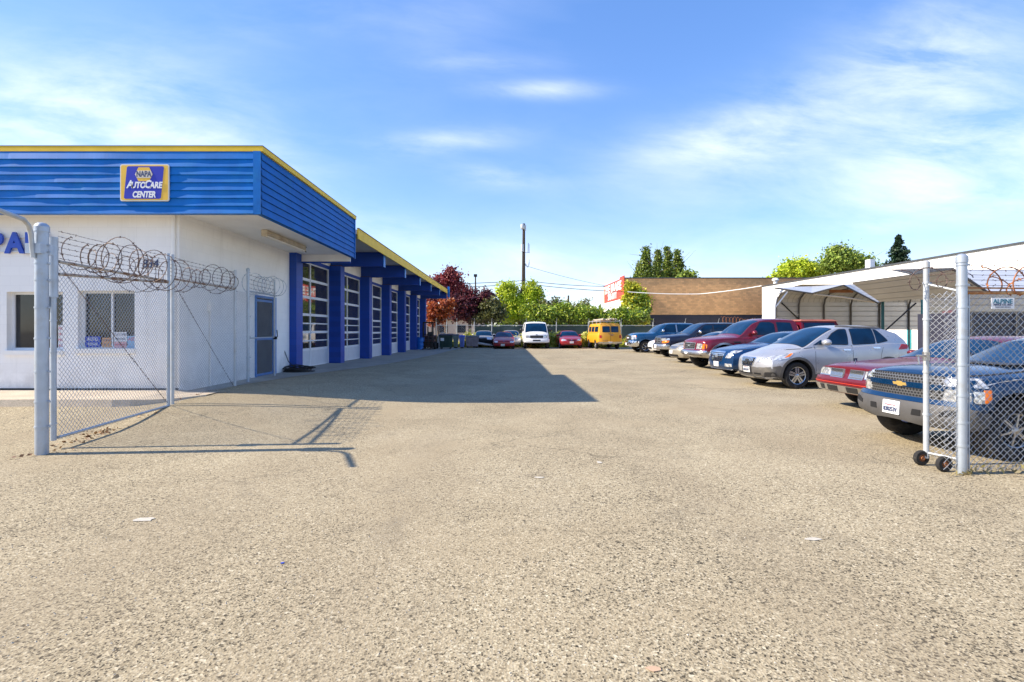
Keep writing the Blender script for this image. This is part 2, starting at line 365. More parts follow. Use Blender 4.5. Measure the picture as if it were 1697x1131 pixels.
def wb(mb, name, mats, parent=None, smooth=None, **k):
    """build with world coordinates under a parent that stands somewhere else"""
    o = mb.build(name, mats, parent, smooth, **k)
    if parent: o.location = -parent.location
    return o
def wt(name, s, size, mat, mtx, parent=None, **k):
    o = text(name, s, size, mat, mtx, parent, **k)
    if parent: o.location = -parent.location
    return o

# ---------------------------------------------------------------- ground
def sst(t): t = max(0, min(1, t)); return t*t*(3-2*t)
def gh(x, y):
    """the lot climbs a little towards the office corner"""
    return .20*sst((-1.2-x)/4.8)*sst((y-7.2)/3.4)*(1-sst((y-15)/18))
g = MB()
gx = sorted(set([-400,-300,-200,-140,-100,-70,-50,-35,-25,-20]+[-16+.5*i for i in range(41)]+[6,8,12,20,30,50,80,120,180,260,400]))
gy = sorted(set([-300,-200,-100,-60,-30,-10,0,2,4,5,6]+[7+.5*i for i in range(56)]+[36,40,45,50,60,80,110,160,220,300,400,500]))
nx = len(gx)
g.add([(x, y, gh(x, y) if x > -19 else gh(-19, y)) for y in gy for x in gx], [(j*nx+i, j*nx+i+1, (j+1)*nx+i+1, (j+1)*nx+i) for j in range(len(gy)-1) for i in range(nx-1)])
tag(g.build('ground', 'asphalt', smooth=40), kind='structure')
a = MB()   # concrete apron along the repair bays
ap = [(-6.3,10.6),(-6.2,11.6),(-6.05,12.6),(-5.85,13.8),(-5.6,15),(-5.25,16.5),(-4.95,18),(-4.7,20),(-4.5,23),(-4.3,27),(-4.1,31),(-3.9,36),(-3.4,41)]
for (x0,y0),(x1,y1) in zip(ap, ap[1:]):
    for q in range(4):
        u0, u1 = q/4, (q+1)/4
        P = [(-7.1+(x0+7.1)*u0, y0), (-7.1+(x0+7.1)*u1, y0), (-7.1+(x1+7.1)*u1, y1), (-7.1+(x1+7.1)*u0, y1)]
        a.quad(*[(x, y, gh(x, y)+.008) for x, y in P])
tag(a.build('apron', 'apron concrete', smooth=40), kind='structure')
k = MB(); rows = []
for i in range(45):
    x = -18 + i*(18-5.9)/44; yy = 9.12 + .02*math.sin(x*2.1) + (max(0, x+7.0)**2)*.8; yy = min(yy, 10.4); h = max(.02, .125*min(1, (-5.9-x)/.9)); gg = gh(x, yy)
    rows.append(((x, 10.6, max(gh(x,10.6)+.012, .255 if x < -6.7 else 0)), (x, yy+.03, gg+h), (x, yy, gg-.02)))
for r0, r1 in zip(rows, rows[1:]):
    k.quad(r0[1], r1[1], r1[0], r0[0]); k.quad(r0[2], r1[2], r1[1], r0[1])
tag(k.build('pavement', 'concrete'), kind='structure')

# ---------------------------------------------------------------- repair shop
WXL = -6.72; YF = 10.56; PX = -6.5; DXP = -6.96; Y0 = 15.93; SP = 4.27; ZT = 3.99; BOX = -4.83
bl = thing('repair_shop', 'long white and blue repair shop with yellow trimmed flat roof and tall bay doors', 'building', (WXL, YF, 0))
w = MB(); t_ = .22
W1 = (WX(11,YF), WX(104,YF), WZ(581,YF), WZ(484,YF)); W2 = (WX(129,YF), WX(223,YF), WZ(578,YF), WZ(482,YF))
xs = [-17, W1[0], W1[1], W2[0], W2[1], WXL]
for i, (xa, xb) in enumerate(zip(xs, xs[1:])):
    if i in (1, 3):
        wv = W1 if i == 1 else W2
        w.box(xa, xb, YF, YF+t_, .1, wv[2]); w.box(xa, xb, YF, YF+t_, wv[3], 4.0)
    else: w.box(xa, xb, YF, YF+t_, .1, 4.0)
wb(w, 'front_wall', 'white block x', bl)
w = MB(); D0, D1, DZ = 13.80, 14.91, 2.36
w.box(WXL-t_, WXL-.001, YF+t_, D0, .05, 4.0); w.box(WXL-t_, WXL-.001, D1, Y0+.1, .05, 4.0); w.box(WXL-t_, WXL-.001, D0, D1, DZ, 4.0)
wb(w, 'side_wall', 'white block y', bl)
w = MB(); w.box(-17, -7.10, 16.0, 41.8, .0, 4.56); w.box(-16.9, -10.2, YF+.8, 15.93, 0, 3.95); w.box(-12,-7.4, 15.8, 15.99, 0, 3.95); wb(w, 'bay_wall', 'soffit white', bl)
w = MB(); w.box(-17, -6.8, 41.81, 42.0, 0, 4.56); wb(w, 'end_wall', 'blue block y', bl)
# dark rooms behind the office glass
for nm, wv in (('window', W1), ('window', W2)):
    f = MB(); x0, x1, z0, z1 = wv; yy = YF+.12; b_ = .05
    for q in ((x0, x0+b_, z0, z1), (x1-b_, x1, z0, z1), (x0+b_, x1-b_, z0, z0+b_), (x0+b_, x1-b_, z1-b_, z1)): f.box(q[0], q[1], yy, yy+.06, q[2], q[3])
    if wv is W2: xm = x0+.62; f.box(xm-.02, xm+.02, yy-.01, yy+.05, z0+b_, z1-b_)
    wn = wb(f, 'window', 'white metal', bl)
    p = MB(); p.box(x0+.03, x1-.03, yy+.03, yy+.04, z0+.03, z1-.03); o = wb(p, 'pane', G_OFF, wn); o.location = (0,0,0)
    s_ = MB(); s_.box(x0-.04, x1+.02, YF-.05, YF+.1, z0-.10, z0-.003); o = wb(s_, 'sill', 'soffit white', wn); o.location = (0,0,0)
m = MB(); m.box(-17, WXL-.01, YF-.012, YF-.001, .24, .285); m.box(-17, WXL-.05, YF-.03, YF-.013, .24, .268); wb(m, 'base_strip', 'dark recess', bl)  # thin near-black strip along the foot of the front wall
# down-pipe on the corner
d = MB(); d.tube([(WXL-.09, YF-.045, .2), (WXL-.09, YF-.045, 3.87)], .035, 8); wb(d, 'downpipe', 'soffit white', bl, 40)
d = MB(); d.tube([(-6.69, 11.62, .2), (-6.69, 11.62, 1.9)], .02, 6); d.box(-6.72,-6.64, 11.55, 11.70, 1.9, 2.12); wb(d, 'conduit', 'soffit white', bl, 40)
# office door with blue frame and dark screen
f = MB(); f.box(WXL-.02, WXL+.03, D0-.06, D0, .2, DZ+.06); f.box(WXL-.02, WXL+.03, D1, D1+.06, .2, DZ+.06); f.box(WXL-.02, WXL+.03, D0, D1, DZ, DZ+.06)
dr = wb(f, 'door', 'blue siding', bl)
f = MB(); f.box(WXL-.05, WXL-.04, D0, D1, .14, DZ); o = wb(f, 'door_panel', grime('door mesh dark', (.02,.02,.025), .95, spec=.05), dr); o.location = (0,0,0)
f = MB()
for yy in (D0+.001, D1-.081): f.box(WXL-.039, WXL-.02, yy+.02, yy+.06, .22, DZ-.001)
for zz in (.22, 1.2, DZ-.101): f.box(WXL-.039, WXL-.022, D0+.082, D1-.083, zz, zz+.06)
o = wb(f, 'door_frame', 'blue siding', dr); o.location = (0,0,0)
f = MB(); f.tube([(WXL-.01, D1-.08, 1.1), (WXL+.05, D1-.08, 1.12), (WXL+.05, D1-.08, 1.25), (WXL-.01, D1-.08, 1.27)], .012, 6); o = wb(f, 'handle', 'chrome', dr); o.location = (0,0,0)
# pillars, beams, bay doors
def apz(y): return gh(-6.9, y)
py_ = [Y0+SP*i for i in range(7)]
for i, yy in enumerate(py_):
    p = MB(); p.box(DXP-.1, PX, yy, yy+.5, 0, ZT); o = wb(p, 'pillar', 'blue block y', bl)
    if i == 0: continue
    b = MB(); x1 = -4.85; b.hexa([(-7.4,yy+.12,ZT+.01),(x1,yy+.12,ZT+.01),(x1,yy+.36,ZT+.01),(-7.4,yy+.36,ZT+.01),(-7.4,yy+.12,4.55),(x1,yy+.12,4.55),(x1,yy+.36,4.55),(-7.4,yy+.36,4.55)])
    b.box(x1, x1+.025, yy+.09, yy+.39, ZT-.02, 4.55, 1)
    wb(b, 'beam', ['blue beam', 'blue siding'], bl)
    s_ = MB(); s_.box(-6.93, PX+.02, yy+.02, yy+.46, ZT+.002, ZT+.03); wb(s_, 'bearing_plate', 'dark wood', bl)
b = MB(); b.box(-4.715, -4.58, 41.6, 42.05, 4.10, 4.96); wb(b, 'end_board', 'blue siding', bl)
for i in range(6):
    ya, yb = py_[i]+.5, py_[i+1]; zb_ = apz((ya+yb)/2)-.01; zt_ = 3.85
    h = MB(); h.box(DXP-.12, DXP+.04, ya+.001, yb-.001, zt_, ZT-.02); wb(h, 'lintel', 'blue beam', bl)
    h = MB(); h.box(DXP-.14, DXP+.02, ya-.4, yb+.1, ZT-.018, 4.55); wb(h, 'infill_panel', 'soffit white', bl)
    fr = MB(); X0_, X1_ = DXP-.06, DXP; fw = .07
    fr.box(X0_, X1_, ya+.001, ya+fw, zb_, zt_); fr.box(X0_, X1_, yb-fw, yb-.001, zb_, zt_)
    ym = (ya+yb)/2; H = (zt_-zb_)/6
    fr.box(X0_, X1_-.004, ym-.035, ym+.035, zb_, zt_)
    for k_ in range(7):
        zc = zb_+k_*H; fr.box(X0_, X1_-.008, ya+fw, yb-fw, max(zb_, zc-.045), min(zt_, zc+.045))
    for k_ in (1, 2): zc = zb_+(k_+.5)*H; fr.box(X0_, X1_-.012, ya+fw, yb-fw, zc-.022, zc+.022)
    # small latch and hinge blocks along the section joints
    for k_ in range(1, 6):
        for q in (ya+fw+.02, ym-.03, yb-fw-.08): fr.box(X1_, X1_+.008, q, q+.06, zb_+k_*H-.03, zb_+k_*H+.03)
    gd = wb(fr, 'bay_door', 'white metal', bl)
    p = MB()
    for c_ in range(2):
        for k_ in range(1, 6):
            a0 = ya+fw if c_ == 0 else ym+.035; a1 = ym-.035 if c_ == 0 else yb-fw
            tl = random.uniform(-.006, .006); z0 = zb_+k_*H+.045; z1 = zb_+(k_+1)*H-.045
            p.quad((DXP-.04+tl, a0, z0), (DXP-.04-tl, a1, z0), (DXP-.04-tl*.5, a1, z1), (DXP-.04+tl*1.4, a0, z1))
    o = wb(p, 'panes', G_BLDG, gd, fixn=False); o.location = (0,0,0)
    p = MB(); p.box(DXP-.05, DXP-.02, ya+fw, yb-fw, zb_+.04, zb_+H-.04); o = wb(p, 'door_panel', 'door panel', gd); o.location = (0,0,0)
# flat roof over the bays
r = MB(); r.box(-17, -4.77, 16.45, 42.0, 4.56, 4.70); wb(r, 'bay_roof', 'soffit grey', bl)
r = MB(); r.box(-4.76, -4.72, 16.45, 42.02, 4.40, 4.73); r.box(-17, -4.77, 42.01, 42.06, 4.40, 4.73); wb(r, 'bay_fascia', 'yellow trim', bl)
r = MB(); r.box(-4.78, -4.70, 16.45, 42.05, 4.732, 4.75); wb(r, 'roof_edge', 'parapet cap', bl)
# office roof box
YB = 10.10; YE = 16.40; ZB, ZC = 3.77, 5.0
r = MB(); r.box(-17, BOX-.12, YB+.12, 16.4, 3.88, 3.92); wb(r, 'soffit', 'soffit white', bl)
r = MB(); r.box(-17, BOX-.12, YB+.12, YE, 4.9, 5.02); wb(r, 'office_roof', 'soffit grey', bl)
r = MB(); r.box(-6.7, BOX-.12, YE-.06, YE-.01, 3.66, 3.878, 0)
r.box(-6.7, BOX-.12, YE-.065, YE-.005, 3.61, 3.658, 1); wb(r, 'soffit_return', ['soffit white', 'blue beam'], bl)
def boards(x_of, along0, along1, n_seg, seed, amp):
    """lap siding: boards whose warped butt edges stand proud of the one below"""
    m = MB(); nb = 8; P = (ZC-ZB)/nb; rr = random.Random(seed)
    for i in range(nb):
        z0 = ZB+i*P; ph = [rr.uniform(0, 6.28) for _ in range(5)]; joint = rr.uniform(.2, .8); lv = rr.uniform(-.003, .003)
        pts = []
        for j in range(n_seg+1):
            t = j/n_seg; s = along0+(along1-along0)*t
            wv = sum(math.sin(s*f_+ph[q])*a_ for q, (f_, a_) in enumerate([(1.1,.5),(2.7,.3),(5.3,.16),(9.1,.08),(.45,.5)]))
            pr = .0240 + lv + amp*wv + (amp*.7 if t > joint else 0)
            pts.append((s, max(.003, pr)))
        for (s0, p0), (s1, p1) in zip(pts, pts[1:]):
            m.quad(x_of(s0, .001, z0+P), x_of(s1, .001, z0+P), x_of(s1, p1, z0+.003), x_of(s0, p0, z0+.003))
            m.quad(x_of(s0, p0, z0+.003), x_of(s1, p1, z0+.003), x_of(s1, 0, z0), x_of(s0, 0, z0))
    return m
m = boards(lambda s, p, z: (s, YB-p, z), -17, BOX-.13, 160, 3, .0080)
m.box(-17, BOX-.001, YB+.002, YB+.1, ZB, ZC); m.box(BOX-.13, BOX+.012, YB-.03, YB-.001, ZB-.01, ZC)
wb(m, 'front_fascia', 'blue siding', bl, fixn=False)
m = boards(lambda s, p, z: (BOX+p, s, z), YB+.02, YE-.06, 60, 5, .001)
m.box(BOX-.1, BOX-.002, YB+.103, YE, ZB, ZC); m.box(BOX-.001, BOX+.03, YE-.08, YE+.01, ZB-.02, ZC)
for i in range(8): m.box(BOX, BOX+.004, YB+.03, YE-.08, ZB+i*(ZC-ZB)/8-.006, ZB+i*(ZC-ZB)/8+.006, 1)
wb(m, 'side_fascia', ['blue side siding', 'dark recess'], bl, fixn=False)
m = MB(); m.box(-17, BOX+.05, YB-.012, YB+.14, ZC+.002, ZC+.10); m.box(BOX-.12, BOX+.05, YB+.141, YE+.03, ZC+.002, ZC+.10)
wb(m, 'roof_trim', 'yellow trim', bl)
m = MB(); m.box(-17, BOX+.056, YB-.016, YB+.14, ZC+.101, ZC+.115); m.box(BOX-.12, BOX+.056, YB+.141, YE+.03, ZC+.101, ZC+.115); wb(m, 'drip_edge', 'parapet cap', bl)
# fluorescent fixture under the soffit
fx = thing('ceiling_light', 'long rusty fluorescent strip light fixed under the roof overhang of the repair shop', 'light', (-5.75, 13.4, 3.77))
m = MB(); m.prism([(-.06,.10),(.06,.10),(.09,.0),(.05,-.02),(-.05,-.02),(-.09,.0)], -1.15, 1.15, 'y'); m.box(-.07,.07,-1.19,-1.151,-.05,.1); m.box(-.07,.07,1.151,1.19,-.05,.1)
m.build('housing', grime('cream enamel', (.62,.54,.40), .5, var=.15, dirt=(.35,.2,.1)), fx)
m = MB(); m.tube([(-.045,-1.14,-.045),(-.045,1.14,-.045)], .019, 8); m.tube([(.045,-1.14,-.045),(.045,1.14,-.045)], .019, 8); m.build('tube', 'soffit white', fx, 40)
m = MB(); m.tube([(0,1.17,0),(.03,1.3,-.06),(-.02,1.36,.04),(0,1.4,.1)], .012, 6); m.build('wire', 'black plastic', fx, 40)

# round-cornered sign on the fascia
sg = thing('shop_sign', 'blue and yellow NAPA AutoCare Center sign on the blue fascia of the repair shop', 'sign', (-7.1, YB-.02, 4.05))
def rrect(x0, x1, z0, z1, r, sh=0, n=5):
    p = []
    for cx, cz, a0 in ((x1-r, z0+r, -90), (x1-r, z1-r, 0), (x0+r, z1-r, 90), (x0+r, z0+r, 180)):
        for i in range(n+1):
            a = R(a0+90*i/n); xx, zz = cx+r*math.cos(a), cz+r*math.sin(a); p.append((xx+sh*(zz-z0), zz))
    return p
sx0, sx1 = WX(200, YB-.03), WX(281, YB-.03); sz0, sz1 = WZ(334, YB-.03), WZ(273, YB-.03); cx_ = (sx0+sx1)/2; sw = sx1-sx0; sh_ = sz1-sz0
m = MB(); m.prism(rrect(sx0, sx1, sz0, sz1, .04), YB-.045, YB-.022); m.prism(rrect(sx0+.02, sx1-.02, sz0+.02, sz1-.02, .03), YB-.047, YB-.0452, mi=1)
bd = wb(m, 'board', [grime('sign cream', (.80,.72,.58), .4, var=.04), grime('sign yellow', (.83,.50,.04), .4, var=.05)], sg)
m = MB(); m.prism(rrect(sx0+.075, sx1-.16, sz0+.045, sz1-.04, .035, sh=.10), YB-.050, YB-.0475); wb(m, 'blue_field', grime('sign blue', (.012,.02,.42), .35, var=.06), sg)
m = MB(); hx, hz = cx_-.01, sz1-.19*sh_/.73-.01; hr = .17
hexo = [(hx-hr*1.02, hz), (hx-hr*.62, hz-hr*.80), (hx+hr*.62, hz-hr*.80), (hx+hr*1.02, hz), (hx+hr*.62, hz+hr*.80), (hx-hr*.62, hz+hr*.80)]
m.prism(hexo, YB-.053, YB-.0505); wb(m, 'hexagon', 'sign yellow', sg)
m = MB(); m.prism([(hx-hr*1.0, hz), (hx-hr*.8, hz-hr*.42), (hx+hr*.8, hz-hr*.42), (hx+hr*1.0, hz), (hx+hr*.8, hz+hr*.42), (hx-hr*.8, hz+hr*.42)], YB-.055, YB-.0532); wb(m, 'hexagon_band', 'sign cream', sg)
wt('lettering', 'NAPA', .155, 'plate ink', XZ(hx, YB-.057, hz), sg, ext=.0015, sx=.72, bold=.006)
for s_, sz_, zz, xx, sc_ in (('A', .21, .40, -.285, .85), ('UTO', .165, .385, -.12, .80), ('C', .21, .40, .062, .85), ('ARE', .165, .385, .225, .80), ('CENTER', .165, .20, -.01, .74)):
    wt('lettering', s_, sz_, 'white paint board', XZ(cx_+xx, YB-.053, sz0+(zz-.075)*sh_/.73), sg, ext=.0015, shear=.18, sx=sc_, bold=.007)
# wall letters on their rails
lt = thing('wall_lettering', 'raised blue capital letters on two rails on the white front wall', 'sign', (-11.3, YF-.02, 3.4))
zl = WZ(405, YF-.05); x_i = WX(52, YF-.05)
m = MB(); m.box(WX(-120,YF), WX(80,YF), YF-.04, YF-.002, zl-.16, zl-.145); m.box(WX(-120,YF), WX(80,YF), YF-.04, YF-.002, zl+.13, zl+.145); wb(m, 'rail', 'white metal', lt)
grime('letter blue', (.008,.07,.50), .4)
for ch, px in (('R', -85), ('E', -50), ('P', -6), ('A', 25), ('I', 47), ('R', 72)):
    wt('letter', ch, .57, 'letter blue', XZ(WX(px, YF-.06), YF-.065, zl), lt, ext=.02, bold=.022, sx=.92)
hn = tag(text('house_number', '834', .25, 'plate ink', XZ(WX(249, YF-.01), YF-.012, WZ(438, YF)), ext=.008, shear=.1, sx=.9), 'small dark house number on the white front wall above the gate wire', 'house number')
# papers and notices inside the office window
def notice(x0, x1, z0, z1, mat, label, lines=(), tmat='plate ink', cat='notice', y=YF+.11):
    t = thing('window_notice', label, cat, ((x0+x1)/2, y, z0), group='notices in the office windows')
    m = MB(); m.box(x0, x1, y, y+.004, z0, z1); wb(m, 'sheet', mat, t)
    for i, (s, sz) in enumerate(lines):
        wt('lettering', s, sz, tmat, XZ((x0+x1)/2, y-.002, z1-(i+.6)*(z1-z0)/(len(lines)+.2)), t, ext=.001, sx=.8)
grime('notice blue', (.03,.07,.42), .6); grime('notice orange', (.62,.32,.15), .6); grime('notice pink', (.72,.42,.42), .6); grime('notice pale blue', (.30,.48,.66), .6); grime('notice red', (.62,.05,.09), .6)
notice(W2[0]+.06, W2[0]+.38, W2[2]+.02, W2[2]+.25, 'notice blue', 'blue notice in the lower left corner of the office window behind the gate', [('AUTO', .1), ('REPAIR', .08)], 'white paint board')
notice(W2[0]+.41, W2[0]+.61, W2[2]+.02, W2[2]+.22, 'notice orange', 'orange and white notice beside the window mullion', [('HOURS', .06), ('8 - 5', .07)])
notice(W2[0]+.66, W2[0]+.93, W2[2]+.14, W2[2]+.34, 'plate white', 'white customer parking card in the office window', [('CUSTOMER', .065), ('PARKING', .065)])
notice(W2[0]+.66, W2[0]+.92, W2[2]+.01, W2[2]+.138, 'notice pink', 'pink notice under the white card in the office window', [('NO PARKING', .045)], 'notice red')
notice(W2[0]+.94, W2[1]-.06, W2[2]+.01, W2[2]+.26, 'notice pale blue', 'pale blue notice with a red oval in the lower right window corner', [('ASE', .10), ('', .05)], 'notice red')
notice(W1[1]-.19, W1[1]-.055, W1[2]+.02, W1[2]+.52, 'white paint board', 'tall white notice with red print at the edge of the left office window', [('NO', .09), ('TRES', .075), ('PASS', .075), ('ING', .075)], 'notice red')

# ---------------------------------------------------------------- chain-link fences and gates
def chain_mesh(A, B, z0, z1, pitch=.070, r=.0031, wob=.006):
    """woven diagonal wires between two ground points"""
    A = Vector((A[0], A[1], 0)); B = Vector((B[0], B[1], 0)); L = (B-A).length; d = (B-A)/L; nrm = Vector((-d.y, d.x, 0)); H = z1-z0
    vs = []; fs = []
    for sgn in (1, -1):
        kmax = int((L+H)/pitch)+2
        for k in range(kmax):
            s0 = k*pitch - (H if sgn == 1 else 0)          # start at the bottom
            pts = []; nst = int(H/(pitch/2))
            ztop = nst*pitch/2
            for i in range(nst+1):
                z = i*pitch/2; s = s0+sgn*z
                if -1e-4 <= s <= L+1e-4: pts.append((s, z, ((i+k) % 2)*2-1))
            if len(pts) < 2: continue
            o = len(vs)
            for (s, z, q) in pts:
                off = q*wob*.5*sgn; bs = q*pitch*.10*sgn
                c = A+d*(s)+nrm*off; c.z = z0+z+q*pitch*.07*sgn*0
                for j in range(3):
                    a = j*2.094+.5
                    vs.append((c.x+nrm.x*math.cos(a)*r+d.x*math.sin(a)*r*.7, c.y+nrm.y*math.cos(a)*r+d.y*math.sin(a)*r*.7, c.z-sgn*math.sin(a)*r*.7))
            for i in range(len(pts)-1):
                for j in range(3): fs.append((o+i*3+j, o+i*3+(j+1)%3, o+i*3+3+(j+1)%3, o+i*3+3+j))
    m = MB(); m.v = vs; m.f = fs; m.mi = [0]*len(fs); return m
def lerp(A, B, t): return (A[0]+(B[0]-A[0])*t, A[1]+(B[1]-A[1])*t)
def barb(m, p0, p1, r=.0028, sag=.02, step=.13, barbs=True, seed=0):
    rr = random.Random(seed); p0 = Vector(p0); p1 = Vector(p1); L = (p1-p0).length; n = max(4, int(L/.25)); pts = []
    for i in range(n+1):
        t = i/n; q = p0.lerp(p1, t); q.z -= sag*4*t*(1-t)+rr.uniform(-.004, .004); pts.append(q)
    m.tube(pts, r, 4)
    if barbs:
        for i in range(int(L/step)):
            q = p0.lerp(p1, (i+.5)*step/L); q.z -= sag*4*((i+.5)*step/L)*(1-(i+.5)*step/L)
            for _ in range(2):
                v_ = Vector((rr.uniform(-1,1), rr.uniform(-1,1), rr.uniform(-1,1))).normalized()*.018; m.tube([q-v_, q+v_], r*.8, 3)
def coil(m, A, B, zc, Rr, turns, seed, r=.0038, lean=.5, wobble=.25, z_var=.05):
    """loose razor-wire coil between two ground points"""
    rr = random.Random(seed); A = Vector((A[0], A[1], zc)); B = Vector((B[0], B[1], zc)); d = (B-A).normalized(); L = (B-A).length; nn = Vector((-d.y, d.x, 0)); up = Vector((0,0,1))
    N_ = int(turns*26); pts = []; ph = [rr.uniform(0, 6.28) for _ in range(4)]
    for i in range(N_+1):
        t = i/N_; a = t*turns*2*math.pi
        rad = Rr*(1+wobble*math.sin(t*turns*1.3+ph[0])+.3*wobble*math.sin(t*turns*3.1+ph[1]))
        adv = L*t + lean*Rr*math.sin(a)                # the loops fall over, so they show as circles side-on
        pts.append(A + d*adv + up*(math.cos(a)*rad + z_var*math.sin(t*5+ph[2])) + nn*(math.sin(a)*rad*(1-lean*.75)))
    m.tube(pts, r, 4)
    for i in range(0, len(pts), 3):
        q = pts[i]; v_ = Vector((rr.uniform(-1,1), rr.uniform(-1,1), rr.uniform(-1,1))).normalized()*.017; m.tube([q-v_, q+v_], r*1.3, 3)
def post(parent, x, y, z0, z1, r, mat='galvanised', bands=(), cap=True, name='post', flare=0):
    m = MB(); m.tube([(x,y,z0),(x,y,z1)], r, 20, cap=True)
    for zb in bands: m.tube([(x,y,zb),(x,y,zb+.022)], r+.006, 20); m.box(x+r, x+r+.035, y-.006, y+.006, zb, zb+.022)
    if cap:
        m.tube([(x,y,z1-.06),(x,y,z1)], r+.008, 20); m.lathe([(r+.008, z1), (r*.95, z1+r*.35), (r*.6, z1+r*.65), (0.001, z1+r*.8)], 20, 'z', (x,y,0))
    return wb(m, name, mat, parent, 40)

# big gate on the left, swung open along the lot
gp = thing('gate_post', 'thick grey gate post with pipe arm at the left edge of the entrance', 'post', (-5.57, 6.16, 0))
post(gp, -5.57, 6.16, -.1, 2.73, .067, bands=[.32,.62,.98,1.38,1.75,2.08,2.28,2.42,2.50])
m = MB(); m.tube([(-5.60,6.08,2.35),(-5.60,6.05,2.62),(-5.585,6.0,2.72),(-5.53,5.88,2.76),(-5.40,5.6,2.75),(-5.26,5.30,2.74)], .026, 10); wb(m, 'arm', 'galvanised pale', gp, 50)
m = MB(); m.box(-5.69,-5.51,6.07,6.25,2.40,2.52); wb(m, 'hinge_clamp', 'galvanised', gp)
def leaf_panel(gt, A, Bp, z0, zr, seed, rails=((0, 'galvanised', .022),), brace=True, double=False, matm='mesh wire', diag=True):
    wb(chain_mesh(A, Bp, z0, zr), 'chain_mesh', matm, gt, fixn=False)
    m = MB(); m.tube([(*A, z0+.03), (*Bp, z0+.03)], .021, 8); wb(m, 'bottom_rail', 'galvanised', gt, 50)
    m = MB(); m.tube([(*A, zr), (*Bp, zr)], .021, 8); wb(m, 'top_rail', 'rusty pipe', gt, 50)
    if double:
        m = MB(); m.tube([(A[0], A[1], zr-.16), (Bp[0], Bp[1], zr-.02)], .02, 8); wb(m, 'top_rail', 'rusty pipe', gt, 50)
    if diag:
        m = MB(); barb(m, (*A, zr-.03), (*Bp, z0+.06), .004, .01, .1, True, seed); wb(m, 'brace_cable', 'barbed wire', gt)
gt = thing('swing_gate', 'two-panel chain-link gate with barbed and razor wire standing open on the left', 'gate', (-5.72, 6.5, 0))
GA, GM, GB = (-5.67,6.50), (-6.05,9.2), (-6.2,11.75)
m = MB(); m.tube([(GA[0]-.025,GA[1]-.04,.1),(GA[0]-.025,GA[1]-.04,1.95)], .032, 14); m.tube([(GA[0]-.025,GA[1]-.04,1.9),(GA[0]-.025,GA[1]-.04,2.66)], .047, 14)
for zb in (.3,.75,1.2,1.6,2.1,2.5): m.tube([(GA[0]-.025,GA[1]-.04,zb),(GA[0]-.025,GA[1]-.04,zb+.02)], .038 if zb < 1.9 else .053, 14)
wb(m, 'post', 'galvanised', gt, 40)
leaf_panel(gt, GA, GM, .10, 2.36, 1, double=True); leaf_panel(gt, (GM[0]-.01, GM[1]+.12), GB, .08, 2.42, 2)
for (x, y), mt in ((GM, 'galvanised'), ((GM[0]-.012, GM[1]+.13), 'galvanised pale'), (GB, 'galvanised pale')):
    m = MB(); m.tube([(x,y,.06),(x,y,2.86)], .03, 12); wb(m, 'post', mt, gt, 40)
m = MB(); m.box(GA[0]-.13, GA[0]-.05, GA[1]-.12, GA[1]+.02, 1.78, 1.92); wb(m, 'latch', 'galvanised', gt)
m = MB()
for i in range(6):
    z = 2.42+.055*i*1.25
    barb(m, (GA[0], GA[1], z-.02), (GM[0], GM[1], z+.05), .0032, .015, .13, True, 10+i); barb(m, (GM[0], GM[1], z+.05), (GB[0], GB[1], z+.04), .0032, .015, .14, True, 30+i)
wb(m, 'barbed_wire', 'barbed wire', gt)
m = MB(); coil(m, (GA[0]+.05, GA[1]+.4), GM, 2.50, .26, 9, 5, .0066, .18, .30, .05); coil(m, (GA[0], GA[1]+.2), (GM[0], GM[1]-.2), 2.42, .21, 5.5, 9, .0055, .12, .35, .05)
coil(m, GM, (GB[0], GB[1]+.1), 2.52, .23, 8.5, 14, .0062, .15, .3, .05)
wb(m, 'razor_coil', 'barbed wire', gt)
# office gate section beyond it
og = thing('side_gate', 'narrow chain-link gate with razor wire in front of the blue office door', 'gate', (-6.33, 12.6, 0))
OA, OB = (-6.33,12.6), (-6.42,14.25)
post(og, OA[0], OA[1], .0, 2.98, .034, 'galvanised', bands=[.3,.8,1.3,1.8,2.3])
m = MB(); m.tube([(*OB, .03), (*OB, 2.88)], .024, 12); wb(m, 'post', 'galvanised pale', og, 40)
wb(chain_mesh(OA, OB, .08, 2.42, r=.002), 'chain_mesh', 'mesh wire', og, fixn=False)
wb(chain_mesh(GB, (OA[0], OA[1]), .05, 2.42, r=.002), 'chain_mesh', 'mesh wire', og, fixn=False)
m = MB(); m.tube([(*OA, 2.44), (*OB, 2.44)], .018, 8); m.tube([(*OA, .08), (*OB, .10)], .018, 8); m.tube([(*OA, 1.28), (*OB, 1.28)], .016, 8); wb(m, 'rail', 'galvanised', og, 50)
m = MB(); m.tube([(OB[0]+.05, OB[1]-.02, 1.25), (OB[0]+.10, OB[1]-.04, 1.30), (OB[0]+.08, OB[1]-.03, 1.48)], .012, 6); m.box(OB[0]-.03, OB[0]+.06, OB[1]-.03, OB[1]+.03, 1.22, 1.30); wb(m, 'latch', 'black plastic', og, 50)
m = MB()
for i in range(4): barb(m, (*OA, 2.52+i*.11), (*OB, 2.5+i*.10), .0035, .01, .13, True, 60+i)
wb(m, 'barbed_wire', 'barbed wire', og)
m = MB(); coil(m, (OA[0], OA[1]+.1), (OB[0], OB[1]+.35), 2.66, .24, 7, 21, .0058, .12, .12, .02); wb(m, 'razor_coil', 'galvanised', og)

